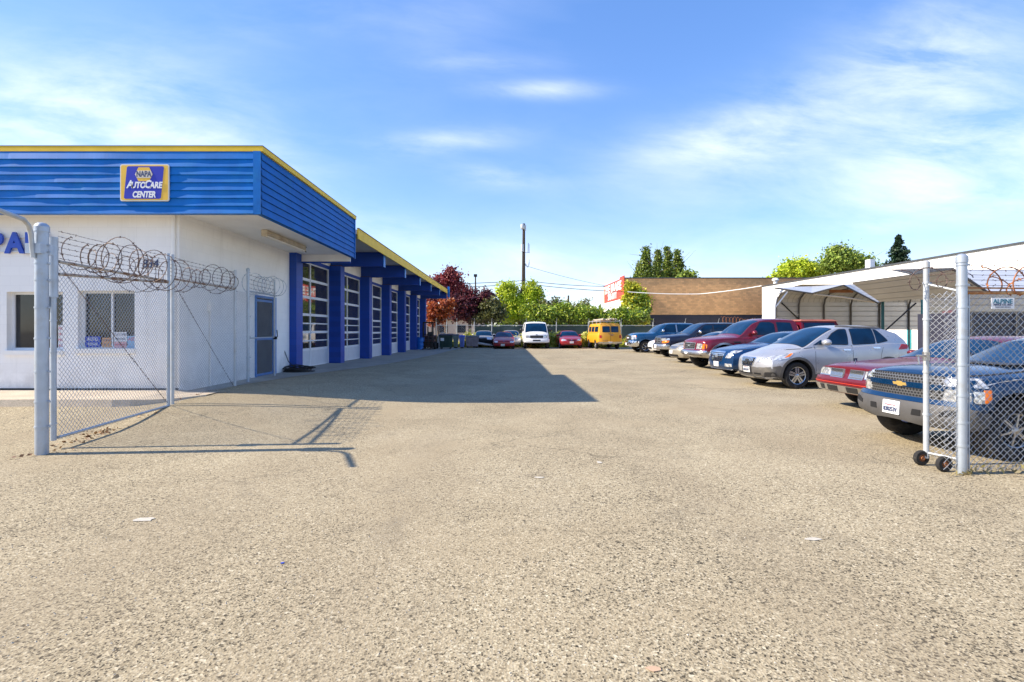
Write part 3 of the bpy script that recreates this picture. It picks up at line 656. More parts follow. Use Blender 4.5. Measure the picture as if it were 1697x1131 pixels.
# right-hand fence and the little rolling leaf
rf = thing('chain_link_fence', 'rusty topped chain-link fence with razor coils in front of the blue pickup', 'fence', (4.74, 5.33, 0))
RA, RB = (4.74,5.33), (8.6,5.36)
post(rf, 4.74, 5.33, -.1, 2.25, .046, 'galvanised', bands=[.28,.52,.80,1.12,1.40,1.72,1.95,2.16])
post(rf, 8.6, 5.36, -.1, 2.25, .04)
wb(chain_mesh((4.55,5.33), RB, .04, 1.93, r=.0030), 'chain_mesh', 'mesh wire near', rf, fixn=False)
m = MB(); m.tube([(4.78,5.33,1.88), (8.6,5.36,1.88)], .018, 8); m.tube([(4.78,5.33,1.93), (8.6,5.36,1.90)], .008, 6); wb(m, 'top_rail', 'orange rusty pipe', rf, 50)
m = MB(); m.tube([(4.815,5.33,.05),(4.815,5.33,1.9)], .008, 6); wb(m, 'tension_bar', 'galvanised', rf, 50)
m = MB()
for i in range(6): barb(m, (4.78,5.33,1.96+i*.052), (8.6,5.36,1.96+i*.052), .0025, .012, .12, True, 80+i)
wb(m, 'barbed_wire', 'barbed wire', rf)
m = MB(); coil(m, (4.95,5.33), (8.4,5.36), 2.02, .17, 13, 33, .0062, 1.0, .22, .02); coil(m, (5.05,5.33), (8.4,5.36), 1.97, .13, 9, 38, .005, 1.0, .3, .03)
wb(m, 'razor_coil', 'rusty wire', rf)
rl = thing('rolling_gate', 'short open gate leaf on rubber wheels behind the right fence post', 'gate', (4.64, 5.64, 0))
post(rl, 4.64, 5.66, .08, 2.24, .027, 'galvanised pale', bands=[.55,1.02,1.6,2.0])
wb(chain_mesh((4.66,5.64), (4.76,5.36), .10, 1.92, pitch=.065, r=.0030), 'chain_mesh', 'mesh wire', rl, fixn=False)
m = MB(); m.tube([(4.64,5.66,2.0),(4.74,5.36,1.90)], .012, 8); m.tube([(4.64,5.66,.14),(4.74,5.36,.14)], .012, 8); wb(m, 'rail', 'galvanised pale', rl, 50)
m = MB(); m.tube([(4.50,5.62,1.21),(4.60,5.63,1.21),(4.66,5.65,1.20)], .012, 6); m.tube([(4.52,5.62,1.21),(4.52,5.61,1.12)], .009, 6); m.tube([(4.64,5.66,1.16),(4.64,5.66,1.25)], .036, 12); wb(m, 'latch', 'dull chrome', rl, 40)
m = MB()
for i in range(3): barb(m, (4.64,5.66,2.02+i*.08), (4.74,5.36,2.0+i*.08), .0025, 0, .1, True, 90+i)
coil(m, (4.40,5.7), (4.80,5.4), 2.04, .12, 2.2, 44, .004, .8, .2, .02); wb(m, 'barbed_wire', 'barbed wire', rl)
for (x, y) in ((4.585,5.66), (4.615,5.40)):
    m = MB(); m.lathe([(.04,-.025),(.072,-.025),(.082,-.012),(.082,.012),(.072,.025),(.04,.025)], 20, 'y', (x,y,.082)); wh = wb(m, 'wheel', 'rubber', rl, 40)
    m = MB(); m.lathe([(.001,-.02),(.018,-.028),(.022,-.01),(.045,-.012),(.045,.012),(.001,.02)], 14, 'y', (x,y,.082)); m.tube([(x,y,.082),(x+.06,y,.13)], .01, 6); o = wb(m, 'hub', 'rusty wire', wh, 40); o.location = (0,0,0)
fs_ = thing('fence_sign', 'small pale ALPINE fence company plate wired to the right fence', 'sign', (5.15, 5.31, 1.72))
fx0, fx1 = WX(1643, 5.3), WX(1681, 5.3); fz0, fz1 = WZ(512, 5.3), WZ(494, 5.3); fc = (fx0+fx1)/2
m = MB(); m.box(fx0, fx1, 5.300, 5.304, fz0, fz1); wb(m, 'plate', 'plate white', fs_)
grime('sign teal', (.02,.16,.24), .5)
wt('lettering', 'ALPINE', .064, 'sign teal', XZ(fc, 5.298, fz1-.038), fs_, ext=.001, sx=.98, bold=.0015)
wt('lettering', 'FENCE CO. INC.', .026, 'plate ink', XZ(fc, 5.298, fz0+.040), fs_, ext=.001, sx=1.05, bold=.001); wt('lettering', 'SALES AND SERVICE', .017, 'plate ink', XZ(fc, 5.298, fz0+.016), fs_, ext=.001, sx=1.05)

# back fence
YK = 45.2
bf = thing('back_fence', 'long chain-link fence with dark green privacy slats across the back of the lot', 'fence', (0, YK, 0))
x0, x1 = -6.2, 27.0
m = MB(); m.box(-2.7, x1, YK+.02, YK+.05, .08, 1.78); wb(m, 'privacy_screen', 'privacy slats', bf)
wb(chain_mesh((x0, YK), (-2.6, YK), .08, 1.82, pitch=.16, r=.006), 'chain_mesh', 'mesh wire', bf, fixn=False)
m = MB(); m.tube([(x0,YK,1.85),(x1,YK,1.82)], .024, 6); wb(m, 'top_rail', 'galvanised pale', bf, 50)
for px in (723, 740, 757, 786, 815, 872, 922, 975, 1029, 1082, 1135, 1190, 1245, 1300):
    x = WX(px, YK)
    if x > x1: continue
    m = MB(); m.tube([(x,YK-.03,0),(x,YK-.03,2.15)], .035, 8); m.tube([(x,YK-.03,2.1),(x+.02,YK-.2,2.45)], .015, 6); wb(m, 'post', 'galvanised pale', bf, 50)
m = MB()
for i in range(3): barb(m, (x0,YK-.06*i,2.15+.1*i), (x1,YK-.06*i,2.12+.1*i), .006, .03, .4, True, 200+i)
wb(m, 'barbed_wire', 'barbed wire', bf)
m = MB(); coil(m, (WX(1195,YK), YK), (WX(1262,YK), YK), 2.25, .26, 12, 51, .012, .6, .2, .1); wb(m, 'razor_coil', 'rusty wire', bf)

# ---------------------------------------------------------------- white building, carports and brick building on the right
wbd = thing('white_building', 'long plain white building with sloping roofline behind the metal carports', 'building', (30, 60, 0))
XW = 30; yfar = 60.0; ynear = 20.0
m = MB(); zt_ = 6.46; m.box(XW, XW+14, ynear, yfar, 0, zt_); wb(m, 'wall', 'white wall y', wbd)
m = MB(); m.box(XW-.10, XW+14, ynear, yfar+.1, zt_+.003, zt_+.12); wb(m, 'roof_edge', 'parapet cap', wbd)
for pa, pb in ((1268, 1279), (1456, 1463), (1504, 1511), (1557, 1566)):
    ya, yb = XW*F/(pb-VX), XW*F/(pa-VX); m = MB(); m.box(XW-.05, XW-.003, ya, yb, .05, 2.6); wb(m, 'door', 'teal paint', wbd)
m = MB(); xr = WX(1430, 44)
m.box(XW+.7, XW+1.1, 43.2, 43.8, zt_+.12, zt_+.95); wb(m, 'roof_unit', 'white metal', wbd)
m = MB(); m.tube([(XW+.5, 58, zt_+.12),(XW+.5, 58, zt_+.55)], .2, 10); m.lathe([(.32,0),(.38,.12),(.25,.3),(.01,.36)], 12, 'z', (XW+.5,58,zt_+.5)); wb(m, 'roof_vent', 'soffit white', wbd, 40)

YC = 64.0
bb = thing('brick_building', 'wide tan brick building with dark base and red painted end wall', 'building', (WX(1035,YC), YC, 0))
bx0 = WX(1035, YC); bzt = WZ(462, YC); bzb = WZ(522, YC)
m = MB(); m.box(bx0, 62, YC, YC+13.4, bzb, bzt); wb(m, 'brick_wall', 'tan brick', bb)
m = MB(); m.box(bx0+.02, 62, YC+.02, YC+13.3, 0, bzb-.002); wb(m, 'base_wall', 'navy wall', bb)
m = MB(); m.box(bx0-.08, 62, YC-.08, YC+13.4, bzt+.003, bzt+.13); wb(m, 'roof_edge', 'parapet cap', bb)
xs_ = bx0-.12; zr1 = bzt+.12; zr0 = WZ(495, YC); ys1 = (VX-1003)/-F; ye = bx0*F/(1003-VX)
m = MB(); m.box(xs_, bx0-.003, YC-.1, ye, zr0, zr1, 0); m.box(xs_, bx0-.003, YC-.1, ye, 0, zr0-.002, 1); m.box(xs_, bx0-.003, YC-.1, YC+2.2, zr1+.001, zr1+.25, 0)
wb(m, 'painted_wall', ['red paint board', 'white paint board'], bb)
YZ = Matrix.Rotation(R(-90), 4, 'Z') @ Matrix.Rotation(R(90), 4, 'X')
def side_text(s, size, mat, y, z, **k): return wt('lettering', s, size, mat, Matrix.Translation((xs_-.05, y, z)) @ YZ, bb, **k)
side_text('THE BRAKE', 1.5, 'white paint board', YC+6.6, zr1-.85, ext=.01, sx=1.45, bold=.06)
side_text('242-0111', 1.15, 'white paint board', YC+6.6, zr1-1.95, ext=.02, sx=1.3, bold=.05)

# carport one: wide, facing the lot, with its sagging zig-zag front edge
cp = thing('carport', 'grey corrugated metal carport with peeled-up zigzag roof edge behind the maroon pickup', 'carport', (WX(1283,24), 24, 0))
ZF, ZR, ZBK = 24.0, 26.5, 29.0
front = [(1283,477), (1345,486), (1397,472.5), (1454,502), (1568,457)]
fr3 = [Vector((WX(px, ZF), ZF, WZ(py, ZF))) for px, py in front]
xR = WX(1566, ZR); ridge = [Vector((WX(1284,ZR), ZR, 3.84)), Vector((xR, ZR, 3.95))]
rp = [Vector((WX(px, ZR), ZR, z)) for px, z in ((1284,3.66), (1345,3.72), (1397,3.82), (1454,3.86), (1560,3.92))]
m = MB()
for i in range(4):
    a, b, c, d = fr3[i], fr3[i+1], rp[i+1], rp[i]
    m.add([a,b,c,d], [(0,1,2),(0,2,3)]); e = Vector((0,0,-.03)); m.add([a+e,b+e,c+e,d+e], [(0,1,2),(0,2,3)], 1)
    m.add([a,b,b+e,a+e], [(0,1,2,3)], 0)
bkx0, bkx1 = WX(1287, ZBK), WX(1575, ZBK)
for i in range(6):     # rounded back eave
    t0, t1 = i/6*R(90), (i+1)/6*R(90)
    def pt(t, x): return (x, ZR+ (ZBK-ZR)*math.sin(t), 3.0+.82*math.cos(t))
    m.add([pt(t0,bkx0),pt(t0,bkx1),pt(t1,bkx1),pt(t1,bkx0)], [(0,1,2,3)], 1)
wb(m, 'roof', ['roof sheet', 'roof underside'], cp, fixn=False)
m = MB(); p1_ = Vector((WX(1397,24.5),24.5,WZ(471.5,24.5))); v1_ = Vector((WX(1454,23.97),23.97,WZ(501,23.97))); p2_ = Vector((WX(1519,24.5),24.5,WZ(470,24.5))); e_ = Vector((0,.03,0))
m.add([p1_,v1_,p2_,p1_+e_,v1_+e_,p2_+e_], [(0,1,2),(5,4,3),(0,3,4,1),(1,4,5,2),(2,5,3,0)]); wb(m, 'valley_panel', 'panel sheet', cp, fixn=False)
m = MB(); m.box(bkx0, bkx1, ZBK-.02, ZBK, 1.47, 3.02); wb(m, 'back_siding', 'siding sheet', cp)
for px in (1290, 1328, 1370, 1415, 1463, 1512):
    x = WX(px, ZBK-.3); m = MB(); m.tube([(x,ZBK-.06,0),(x,ZBK-.06,2.85),(x,ZBK-.18,3.2),(x,ZBK-.6,3.5),(x,ZR,3.66)], .045, 6); wb(m, 'frame_post', 'grey cladding', cp, 50)
for px in (1283,): 
    x = WX(px, ZF); m = MB(); m.tube([(x,ZF,0),(x+.02,ZF,2.6),(x+.12,ZF,3.1),(x+.45,ZF,3.38)], .05, 8); m.tube([(x,ZF,2.45),(x+.62,ZF,3.25)], .03, 6); wb(m, 'frame_post', 'soffit white', cp, 50)
for px, mt in ((1463,'green post'), (1529,'teal paint')):
    x = WX(px, ZF+.3); m = MB(); m.tube([(x,ZF+.3,0),(x,ZF+.3,2.9)], .07, 6); wb(m, 'front_post', mt, cp, 50)
m = MB()
for i in range(4): m.tube([fr3[i]-Vector((0,.03,.02)), fr3[i+1]-Vector((0,.03,.02))], .035, 6)
wb(m, 'edge_trim', 'grey cladding', cp, 50)
m = MB(); m.tube([(WX(1293,ZBK),ZBK-.12,3.0),(WX(1345,ZBK),ZBK-.12,1.3)], .04, 6); m.tube([(WX(1475,ZF),ZF+.35,1.4),(WX(1528,ZF),ZF+.35,2.75)], .035, 6); wb(m, 'brace', 'black plastic', cp, 50)
m = MB(); m.tube([(WX(1350,ZF),ZF+.1,WZ(488,ZF)),(WX(1400,ZF),ZF+.1,WZ(493,ZF)),(WX(1452,ZF),ZF+.1,WZ(501,ZF))], .035, 8); wb(m, 'hanging_pipe', grime('tan pipe', (.62,.52,.38), .6), cp, 50)
m = MB(); m.box(WX(1374,ZF+1), WX(1412,ZF+1), ZF+.9, ZF+1.0, 3.28, 3.42); wb(m, 'timber', grime('orange timber', (.33,.14,.06), .8, var=.2), cp)

c2 = thing('carport', 'second grey ribbed carport with a gable end seen through the right fence', 'carport', (14.6, 17, 0))
q = [(1530,478), (1580,447), (1628,480), (1672,500), (1697,508), (1760,520)]
ZF2, ZR2 = 17.0, 21.0
m = MB(); pk = Vector((WX(1580,ZF2), ZF2, WZ(447,ZF2))); lf = Vector((WX(1520,ZF2), ZF2, WZ(486,ZF2))); rt = Vector((WX(1640,ZF2), ZF2, WZ(487,ZF2))); dy_ = Vector((0,5,0))
m.add([pk, rt, rt+dy_, pk+dy_], [(0,1,2,3)], 1)
up = Vector((0,0,.03)); m.add([pk+up, rt+up, rt+dy_+up, pk+dy_+up], [(0,1,2,3)], 0)
far = Vector((24, ZF2+3.5, WZ(447,ZF2+3.5))); m.add([pk+up*2, rt+up*2, Vector((24,ZF2,rt.z)), far, Vector((pk.x+.4, ZF2+3.5, far.z))], [(0,1,2,3,4)], 0)
wb(m, 'roof', ['roof sheet', 'roof underside'], c2, fixn=False)
m = MB(); m.tube([pk, rt], .035, 6); wb(m, 'edge_trim', 'grey cladding', c2, 50)
for px in (1533, 1600): 
    x = WX(px, ZF2+.2); m = MB(); m.tube([(x,ZF2+.2,0),(x,ZF2+.2,2.9)], .055, 6); wb(m, 'front_post', 'teal paint' if px < 1560 else 'grey cladding', c2, 50)
m = MB(); m.box(WX(1607,20), 26, ZF2+4.9, ZF2+4.95, .9, 3.3); wb(m, 'back_siding', 'siding sheet', c2)
# loaded rack trailer in the dark under the second carport
tr = thing('utility_trailer', 'dark enclosed trailer with racks parked under the second carport', 'trailer', (14.6, 14.3, 0))
x0 = WX(1606, 13.6)
m = MB(); m.box(x0, x0+5, 13.6, 15.3, .65, 1.95); wb(m, 'body', grime('dark trailer paint', (.035,.034,.05), .45, var=.2), tr)
m = MB()
for z in (.70, 1.28, 1.62, 1.90): m.box(x0-.02, x0+5.02, 13.55, 13.597, z, z+.05)
for x in (0, 1.2, 2.5, 3.8): m.box(x0+x, x0+x+.06, 13.53, 13.549, .7, 1.95)
wb(m, 'rack', 'bumper grey', tr)
for x in (1.2, 2.1): m = MB(); m.lathe([(.14,-.1),(.33,-.1),(.36,-.06),(.36,.06),(.33,.1),(.14,.1)], 20, 'y', (x0+x, 13.6, .36)); wb(m, 'tyre', 'rubber', tr, 40)
m = MB(); m.tube([(x0,14.4,.5),(x0-.9,14.4,.5)], .05, 8); m.box(x0-.1,x0+5,13.7,15.2,.5,.648); wb(m, 'chassis', 'black plastic', tr)
# tall maroon panel leaning between the carports
m = MB(); m.hexa([(WX(1569,15.5),15.5,.0),(WX(1592,15.5),15.5,.0),(WX(1592,15.5),15.9,.0),(WX(1569,15.5),15.9,.0),(WX(1580,15.5),15.5,2.05),(WX(1594,15.5),15.5,2.1),(WX(1594,15.5),15.9,2.1),(WX(1580,15.5),15.9,2.05)])
tag(m.build('cabinet', grime('maroon cabinet', (.12,.05,.055), .6)), 'dark maroon cabinet standing between the carport posts', 'cabinet')

# ---------------------------------------------------------------- poles and wires
YP = 62
up_ = thing('utility_pole', 'tall dark utility pole with transformer and antennas rising behind the bright green vines', 'utility pole', (WX(867.5,YP), YP, 0))
xp = WX(867.5, YP); zt_ = WZ(371, YP)
m = MB(); m.tube([(xp-.1,YP,0),(xp,YP,zt_*.5),(xp+.05,YP,zt_)], .2, 10, radii=[.27,.23,.16]); wb(m, 'pole', 'dark wood', up_, 60)
def wz(py): return WZ(py, YP)
m = MB(); m.lathe([(.001,wz(381)),(.2,wz(381)),(.24,wz(380)),(.24,wz(374)),(.18,wz(373)),(.001,wz(372.5))], 14, 'z', (xp-.12,YP-.3,0)); m.box(xp+.12,xp+.3,YP-.3,YP-.1,wz(383),wz(374)); wb(m, 'transformer', 'galvanised pale', up_, 40)
m = MB(); m.tube([(xp-.14,YP-.25,wz(406)),(xp-.14,YP-.25,wz(418))], .17, 10); wb(m, 'equipment_box', 'galvanised pale', up_, 40)
m = MB(); m.tube([(xp,YP,wz(419)),(xp+.75,YP,wz(419))], .03, 5); m.tube([(xp+.55,YP,wz(419)),(xp+.60,YP,wz(403))], .05, 6); m.tube([(xp+.7,YP,wz(420)),(xp+.72,YP,wz(405))], .03, 6)
for k_ in range(5): m.tube([(xp,YP,wz(432+k_)),(xp+.35,YP,wz(442-k_)),(xp+.55,YP,wz(444)),(xp+.72,YP,wz(430+2*k_))], .018, 4)
wb(m, 'antenna_bracket', 'galvanised', up_, 50)
def cable(pts, r, label):
    m = MB(); P = []
    for a, b in zip(pts, pts[1:]):
        a, b = Vector(a), Vector(b)
        for i in range(14):
            t = i/14; q = a.lerp(b, t); q.z -= (b-a).length*.012*4*t*(1-t); P.append(q)
    P.append(Vector(pts[-1])); m.tube(P, r, 5); o = m.build('cable', 'black plastic', smooth=60); tag(o, label, 'cable', 'overhead cables')
xl = WX(700, YP-6)
cable([(WX(640,YP-8),YP-8,WZ(470,YP-8)), (xp,YP-.2,wz(465.5)), (WX(1005,YP+6),YP+6,WZ(475,YP+6))], .035, 'upper overhead cable running across the pole behind the vines')
cable([(WX(640,YP-8),YP-8,WZ(477,YP-8)), (xp,YP-.2,wz(470.5)), (WX(1040,YP-.5),YP-.5,WZ(484,YP-.5))], .035, 'lower overhead cable running left and right from the pole')
cable([(xp,YP-.2,wz(440)), (WX(1004,YP+8),YP+8,WZ(474,YP+8))], .022, 'thin cable descending from the pole to the red painted wall')
cable([(WX(1040,YP-.5),YP-.5,WZ(484,YP-.5)), (WX(1160,YP-.5),YP-.5,WZ(487.5,YP-.5)), (WX(1262,58),58,WZ(474,58))], .05, 'pale thick cable sagging across the tan brick wall')
bpy.data.objects['cable.003'].data.materials[0] = MATS['soffit white']
lp = thing('lamp_pole', 'slim light pole standing left of the utility pole behind the purple tree', 'lamp pole', (WX(788,70),70,0))
xq = WX(788,70); m = MB(); m.tube([(xq,70,0),(xq,70,WZ(458,70))], .08, 8, radii=[.14,.09]); wb(m, 'pole', 'dark wood', lp, 60)
m = MB(); m.box(xq-.22,xq+.22,69.7,70.3,WZ(459,70),WZ(455,70)); wb(m, 'lamp_head', 'black plastic', lp)
for px, pt_, yy, cross, lb in ((921,492,150,True,'distant power pole with a crossarm above the hedge'), (942,490,120,False,'short distant pole without crossarm above the hedge')):
    d = thing('power_pole', lb, 'power pole', (WX(px,yy),yy,0)); x = WX(px,yy)
    m = MB(); m.tube([(x,yy,0),(x,yy,WZ(pt_,yy))], .2, 8); wb(m, 'pole', 'dark wood', d, 60)
    if cross: m = MB(); m.box(x-1.4,x+1.4,yy-.1,yy+.1,WZ(pt_+1.5,yy),WZ(pt_+.3,yy)); wb(m, 'crossarm', 'dark wood', d)

# ---------------------------------------------------------------- vegetation
def leaf_mesh(P, Nn, size, elong=1.5, seed=0, droop=0.0):
    rg = np.random.default_rng(seed); n = len(P)
    nrm = Nn*.7 + rg.normal(size=(n,3))*.75; nrm[:,2] += .25; nrm /= np.linalg.norm(nrm, axis=1, keepdims=True)
    a = rg.normal(size=(n,3)); a[:,2] -= droop; a -= nrm*(a*nrm).sum(1, keepdims=True); a /= np.linalg.norm(a, axis=1, keepdims=True); b = np.cross(nrm, a)
    s = size*rg.uniform(.6, 1.35, (n,1)); L = a*s*elong*.5; W = b*s*.5
    V = np.stack([P-L, P-L*.1+W, P+L, P-L*.1-W], 1).reshape(-1, 3)
    me = bpy.data.meshes.new('crown'); me.vertices.add(4*n); me.vertices.foreach_set('co', V.astype('f').ravel())
    me.loops.add(4*n); me.loops.foreach_set('vertex_index', np.arange(4*n, dtype='i')); me.polygons.add(n)
    me.polygons.foreach_set('loop_start', np.arange(0, 4*n, 4, dtype='i')); me.update(calc_edges=True); return me
def crown_points(blobs, n, clump, seed, shell=.55):
    """leaves gathered in clumps that sit on and in the outer part of each blob"""
    rg = np.random.default_rng(seed); vol = np.array([b[3]*b[4]*b[5] for b in blobs])**.67; pr = vol/vol.sum(); P = []; Nn = []
    for b, p in zip(blobs, pr):
        k = max(12, int(n*p)); nc = max(5, int(k/28))
        d = rg.normal(size=(nc,3)); d /= np.linalg.norm(d, axis=1, keepdims=True); rad = rg.uniform(shell, 1.0, (nc,1))**.7*rg.uniform(.86, 1.12, (nc,1))
        cc = np.array(b[:3]) + d*rad*np.array(b[3:6]); ci = rg.integers(0, nc, k); sz = rg.uniform(.5, 1.3, nc)[ci][:,None]*clump
        q = cc[ci] + rg.normal(size=(k,3))*sz*np.array([1,1,.75]); P.append(q); Nn.append(d[ci])
    return np.concatenate(P), np.concatenate(Nn)
def foliage(name, mats, parent, blobs, n, size, clump, seed, **k):
    P, Nn = crown_points(blobs, n, clump, seed, k.pop('shell', .55)); keep = P[:,2] > .02; P = P[keep]; Nn = Nn[keep]
    me = leaf_mesh(P, Nn, size, seed=seed+1, **k); me.name = name; me.materials.append(MATS[mats]); o = bpy.data.objects.new(name, me); C.objects.link(o)
    if parent: o.parent = parent; o.location = -parent.location
    return o
def trunk(parent, x, y, h, r, limbs, seed, mat='bark'):
    rr = random.Random(seed); m = MB(); top = Vector((x+rr.uniform(-.2,.2), y, h))
    m.tube([(x,y,-.1),(x+.03,y,h*.35),(x-.04,y,h*.7),top], r, 9, radii=[r*1.2,r,r*.75,r*.45])
    for (lx, ly, lz) in limbs:
        st = Vector((x, y, h*rr.uniform(.35,.8))); e = Vector((lx,ly,lz)); md = st.lerp(e,.5)+Vector((rr.uniform(-.3,.3),rr.uniform(-.3,.3),.25))
        m.tube([st, md, e], r*.3, 6, radii=[r*.42,r*.28,r*.08])
        for _ in range(3):
            e2 = e+Vector((rr.uniform(-1,1),rr.uniform(-1,1),rr.uniform(-.3,1)))*(.18*h); m.tube([md.lerp(e,.4), e2], r*.1, 4, radii=[r*.16,r*.03])
    wb(m, 'trunk', mat, parent, 60)
def tree(name, label, cat, x, y, blobs, n, size, clump, mat, seed, h=None, r=.2, tk=True, group=None, **k):
    t = thing(name, label, cat, (x, y, 0), group=group)
    foliage('crown', mat, t, blobs, n, size, clump, seed, **k)
    if tk: trunk(t, x, y, h or max(b[2] for b in blobs), r, [(b[0],b[1],b[2]) for b in blobs[:7]], seed)
    return t
def pb(px, py, y, rx, rz, ry=None, dy=0):     # blob from measured position: centre and half sizes in photograph pixels at depth y
    return (WX(px,y), y+dy, WZ(py,y), rx*y/F, ry if ry else rx*y/F*.8, rz*y/F)
# plum trees behind the shop end
tree('plum_tree', 'red leaved plum tree rising behind the far end of the repair shop', 'tree', WX(738,52), 52, [pb(745,468,52,20,20),pb(728,478,52,22,18),pb(757,480,52,15,16),pb(715,492,52,12,14),pb(748,455,52,10,10)], 6500, .17, .30, 'red leaf', 11, r=.12)
tree('plum_tree', 'orange leaved plum tree low beside the end pillar of the repair shop', 'tree', WX(726,48.5), 48.5, [pb(718,520,48.5,12,11),pb(734,514,48.5,13,11),pb(722,532,48.5,12,6),pb(742,505,48.5,9,8),pb(712,510,48.5,7,6)], 2300, .18, .28, 'orange leaf', 12, r=.12)
tree('plum_tree', 'dark purple plum tree left of the bright green vines', 'tree', WX(778,50), 50, [pb(775,505,50,24,20),pb(800,500,50,18,17),pb(760,497,50,14,14),pb(785,522,50,20,12),pb(762,520,50,14,12),pb(776,486,50,13,9),pb(806,490,50,10,8)], 8000, .16, .28, 'purple leaf', 13, r=.16, shell=.3)
tree('shrub', 'olive green shrub between the purple tree and the bright vines', 'shrub', WX(815,49), 49, [pb(812,514,49,16,16),pb(825,522,49,13,14),pb(800,528,49,14,10),pb(817,502,49,9,9)], 2400, .17, .28, 'olive leaf', 14, r=.08)
tree('vine_tree', 'bright yellow green vine covered tree around the foot of the utility pole', 'tree', WX(862,53), 53, [pb(842,492,53,20,20),pb(838,478,53,15,10),pb(868,508,53,22,22),pb(882,484,53,17,18),pb(852,520,53,24,14),pb(890,498,53,12,16),pb(845,508,53,16,16)], 15000, .15, .27, 'bright green leaf', 15, r=.25, shell=.5)
tag(foliage('hedge', 'ivy leaf', None, [pb(px, (523 if px < 985 else 527)+3*math.sin(px*.2), 50, 13, (15 if px < 985 else 10)+4*math.sin(px*.13), ry=1.0) for px in range(878, 1062, 9)], 34000, .14, .26, 16), 'long thick ivy hedge growing over the back fence', 'hedge')
tag(foliage('flowering_shrub', 'olive leaf', None, [pb(px, 512+5*math.sin(px*.7), 51.5, 9, 9, ry=.8) for px in (905,922,938,952,968)], 2600, .15, .3, 17), 'pale twiggy shrub poking above the ivy hedge', 'shrub')
tag(foliage('wall_vine', 'yellow vine leaf', None, [pb(1041,482,62.9,3,18,ry=.4),pb(1041,512,62.6,5,20,ry=.5),pb(1050,515,62.3,22,18,ry=.9),pb(1045,500,62.6,14,12,ry=.7),pb(1062,505,62.6,11,22,ry=.6),pb(1055,478,63.2,3,8,ry=.4),pb(1048,474,63.2,3,6,ry=.4),pb(1066,492,63,6,10,ry=.4),pb(1044,530,60,20,9,ry=1.2),pb(1058,530,61,18,9,ry=1.2),pb(1043,498,62.6,4,24,ry=.5)], 16000, .20, .24, 18), 'yellow green vine climbing the corner of the tan brick building', 'vine')
tag(foliage('wall_vine', 'ivy leaf', None, [pb(1058,520,61.9,18,18,ry=1.0),pb(1060,505,62.3,14,20,ry=.7)], 2600, .24, .3, 19), 'darker vine spreading under the yellow one on the tan brick wall', 'vine')
# poplars far behind the brick building
for i, (px, top, wpx, bot) in enumerate([(1070,402,13,470),(1060,430,12,475),(1090,407,8,470),(1107,403,10,470),(1124,409,12,470)]):
    y = 120+i*3; bl_ = []
    for k_ in range(6):
        t = (k_+.5)/6; bl_.append(pb(px+random.uniform(-1.5,1.5), top+8+(bot-top-8)*t, y, wpx*(.14+.82*t**.65), (bot-top)/8))
    tree('poplar', ['tallest broad poplar leftmost behind the brick building','low outer poplar at the left foot of the poplar row','slim dark poplar second in the row','straight poplar third in the row','full rightmost poplar of the row'][i], 'tree', WX(px,y), y, bl_, 6500, .30, .36, 'poplar leaf', 40+i, r=.4, group='poplars behind the brick building', shell=.4)
tree('shrub', 'light green bush at the right foot of the poplars', 'shrub', WX(1143,118), 118, [pb(1143,461,118,10,8),pb(1135,458,118,7,6)], 700, .5, .6, 'broad leaf', 47, r=.2)
tree('broadleaf_tree', 'bright green spreading tree behind the right end of the brick building', 'tree', WX(1320,95), 95, [pb(1318,450,95,30,14),pb(1345,452,95,24,14),pb(1298,458,95,18,9),pb(1330,440,95,14,8),pb(1310,438,95,9,5)], 9000, .30, .6, 'bright green leaf', 50, r=.3, shell=.4)
tree('broadleaf_tree', 'taller olive green tree right of the bright spreading tree', 'tree', WX(1400,90), 90, [pb(1390,430,90,24,19),pb(1412,436,90,24,17),pb(1378,440,90,16,16),pb(1432,438,90,14,13),pb(1385,418,90,14,9),pb(1445,444,90,9,7)], 10500, .28, .6, 'broad leaf', 51, r=.35, shell=.3)
cf = thing('conifer', 'dark layered conifer standing behind the white building roof', 'tree', (WX(1489,100),100,0))
P = []; Nn = []; y = 100; xc = WX(1489,y)
for i in range(26):
    t = i/25; z = WZ(392+ t*70, y); rad = (1.5+ t*36*(.7+.6*random.random()))*y/F*.9
    for kk in range(9):
        a = random.uniform(0, 6.283); nn_ = 24
        for q in range(nn_):
            s = random.random(); P.append((xc+math.cos(a)*rad*s+random.gauss(0,.12), y+math.sin(a)*rad*s+random.gauss(0,.12), z-.25*rad*s*s+random.gauss(0,.10)+.15*rad*s**3)); Nn.append((0,0,1))
me = leaf_mesh(np.array(P), np.array(Nn, float), .30, seed=5, elong=2.0); me.materials.append(MATS['conifer needle']); o = bpy.data.objects.new('crown', me); C.objects.link(o); o.parent = cf; o.location = -cf.location
m = MB(); m.tube([(xc,y,0),(xc,y,WZ(390,y))], .3, 8, radii=[.5,.05]); wb(m, 'trunk', 'bark', cf, 60)
# weeds along the back fence
rg = np.random.default_rng(3); P = []
for (pa, pb_, d_, h) in ((826,866,110,.8),(764,790,120,.85),(910,930,160,.9),(964,986,170,.9),(1008,1040,70,.5),(700,860,40,.4),(870,1030,60,.4)):
    nn_ = (pb_-pa)*d_; px = rg.uniform(pa, pb_, nn_); yy = rg.uniform(42.6, 44.9, nn_); P.append(np.stack([(px-VX)/F*yy, yy, np.abs(rg.normal(0, h*.45, nn_))], 1))
P = np.concatenate(P); me = leaf_mesh(P, np.tile([0,-.5,.1], (len(P),1)), .12, elong=3.0, seed=8); me.materials.append(MATS['weed leaf'])
o = bpy.data.objects.new('weeds', me); C.objects.link(o); tag(o, 'yellow green weeds growing along the foot of the back fence', 'weeds', kind='stuff')
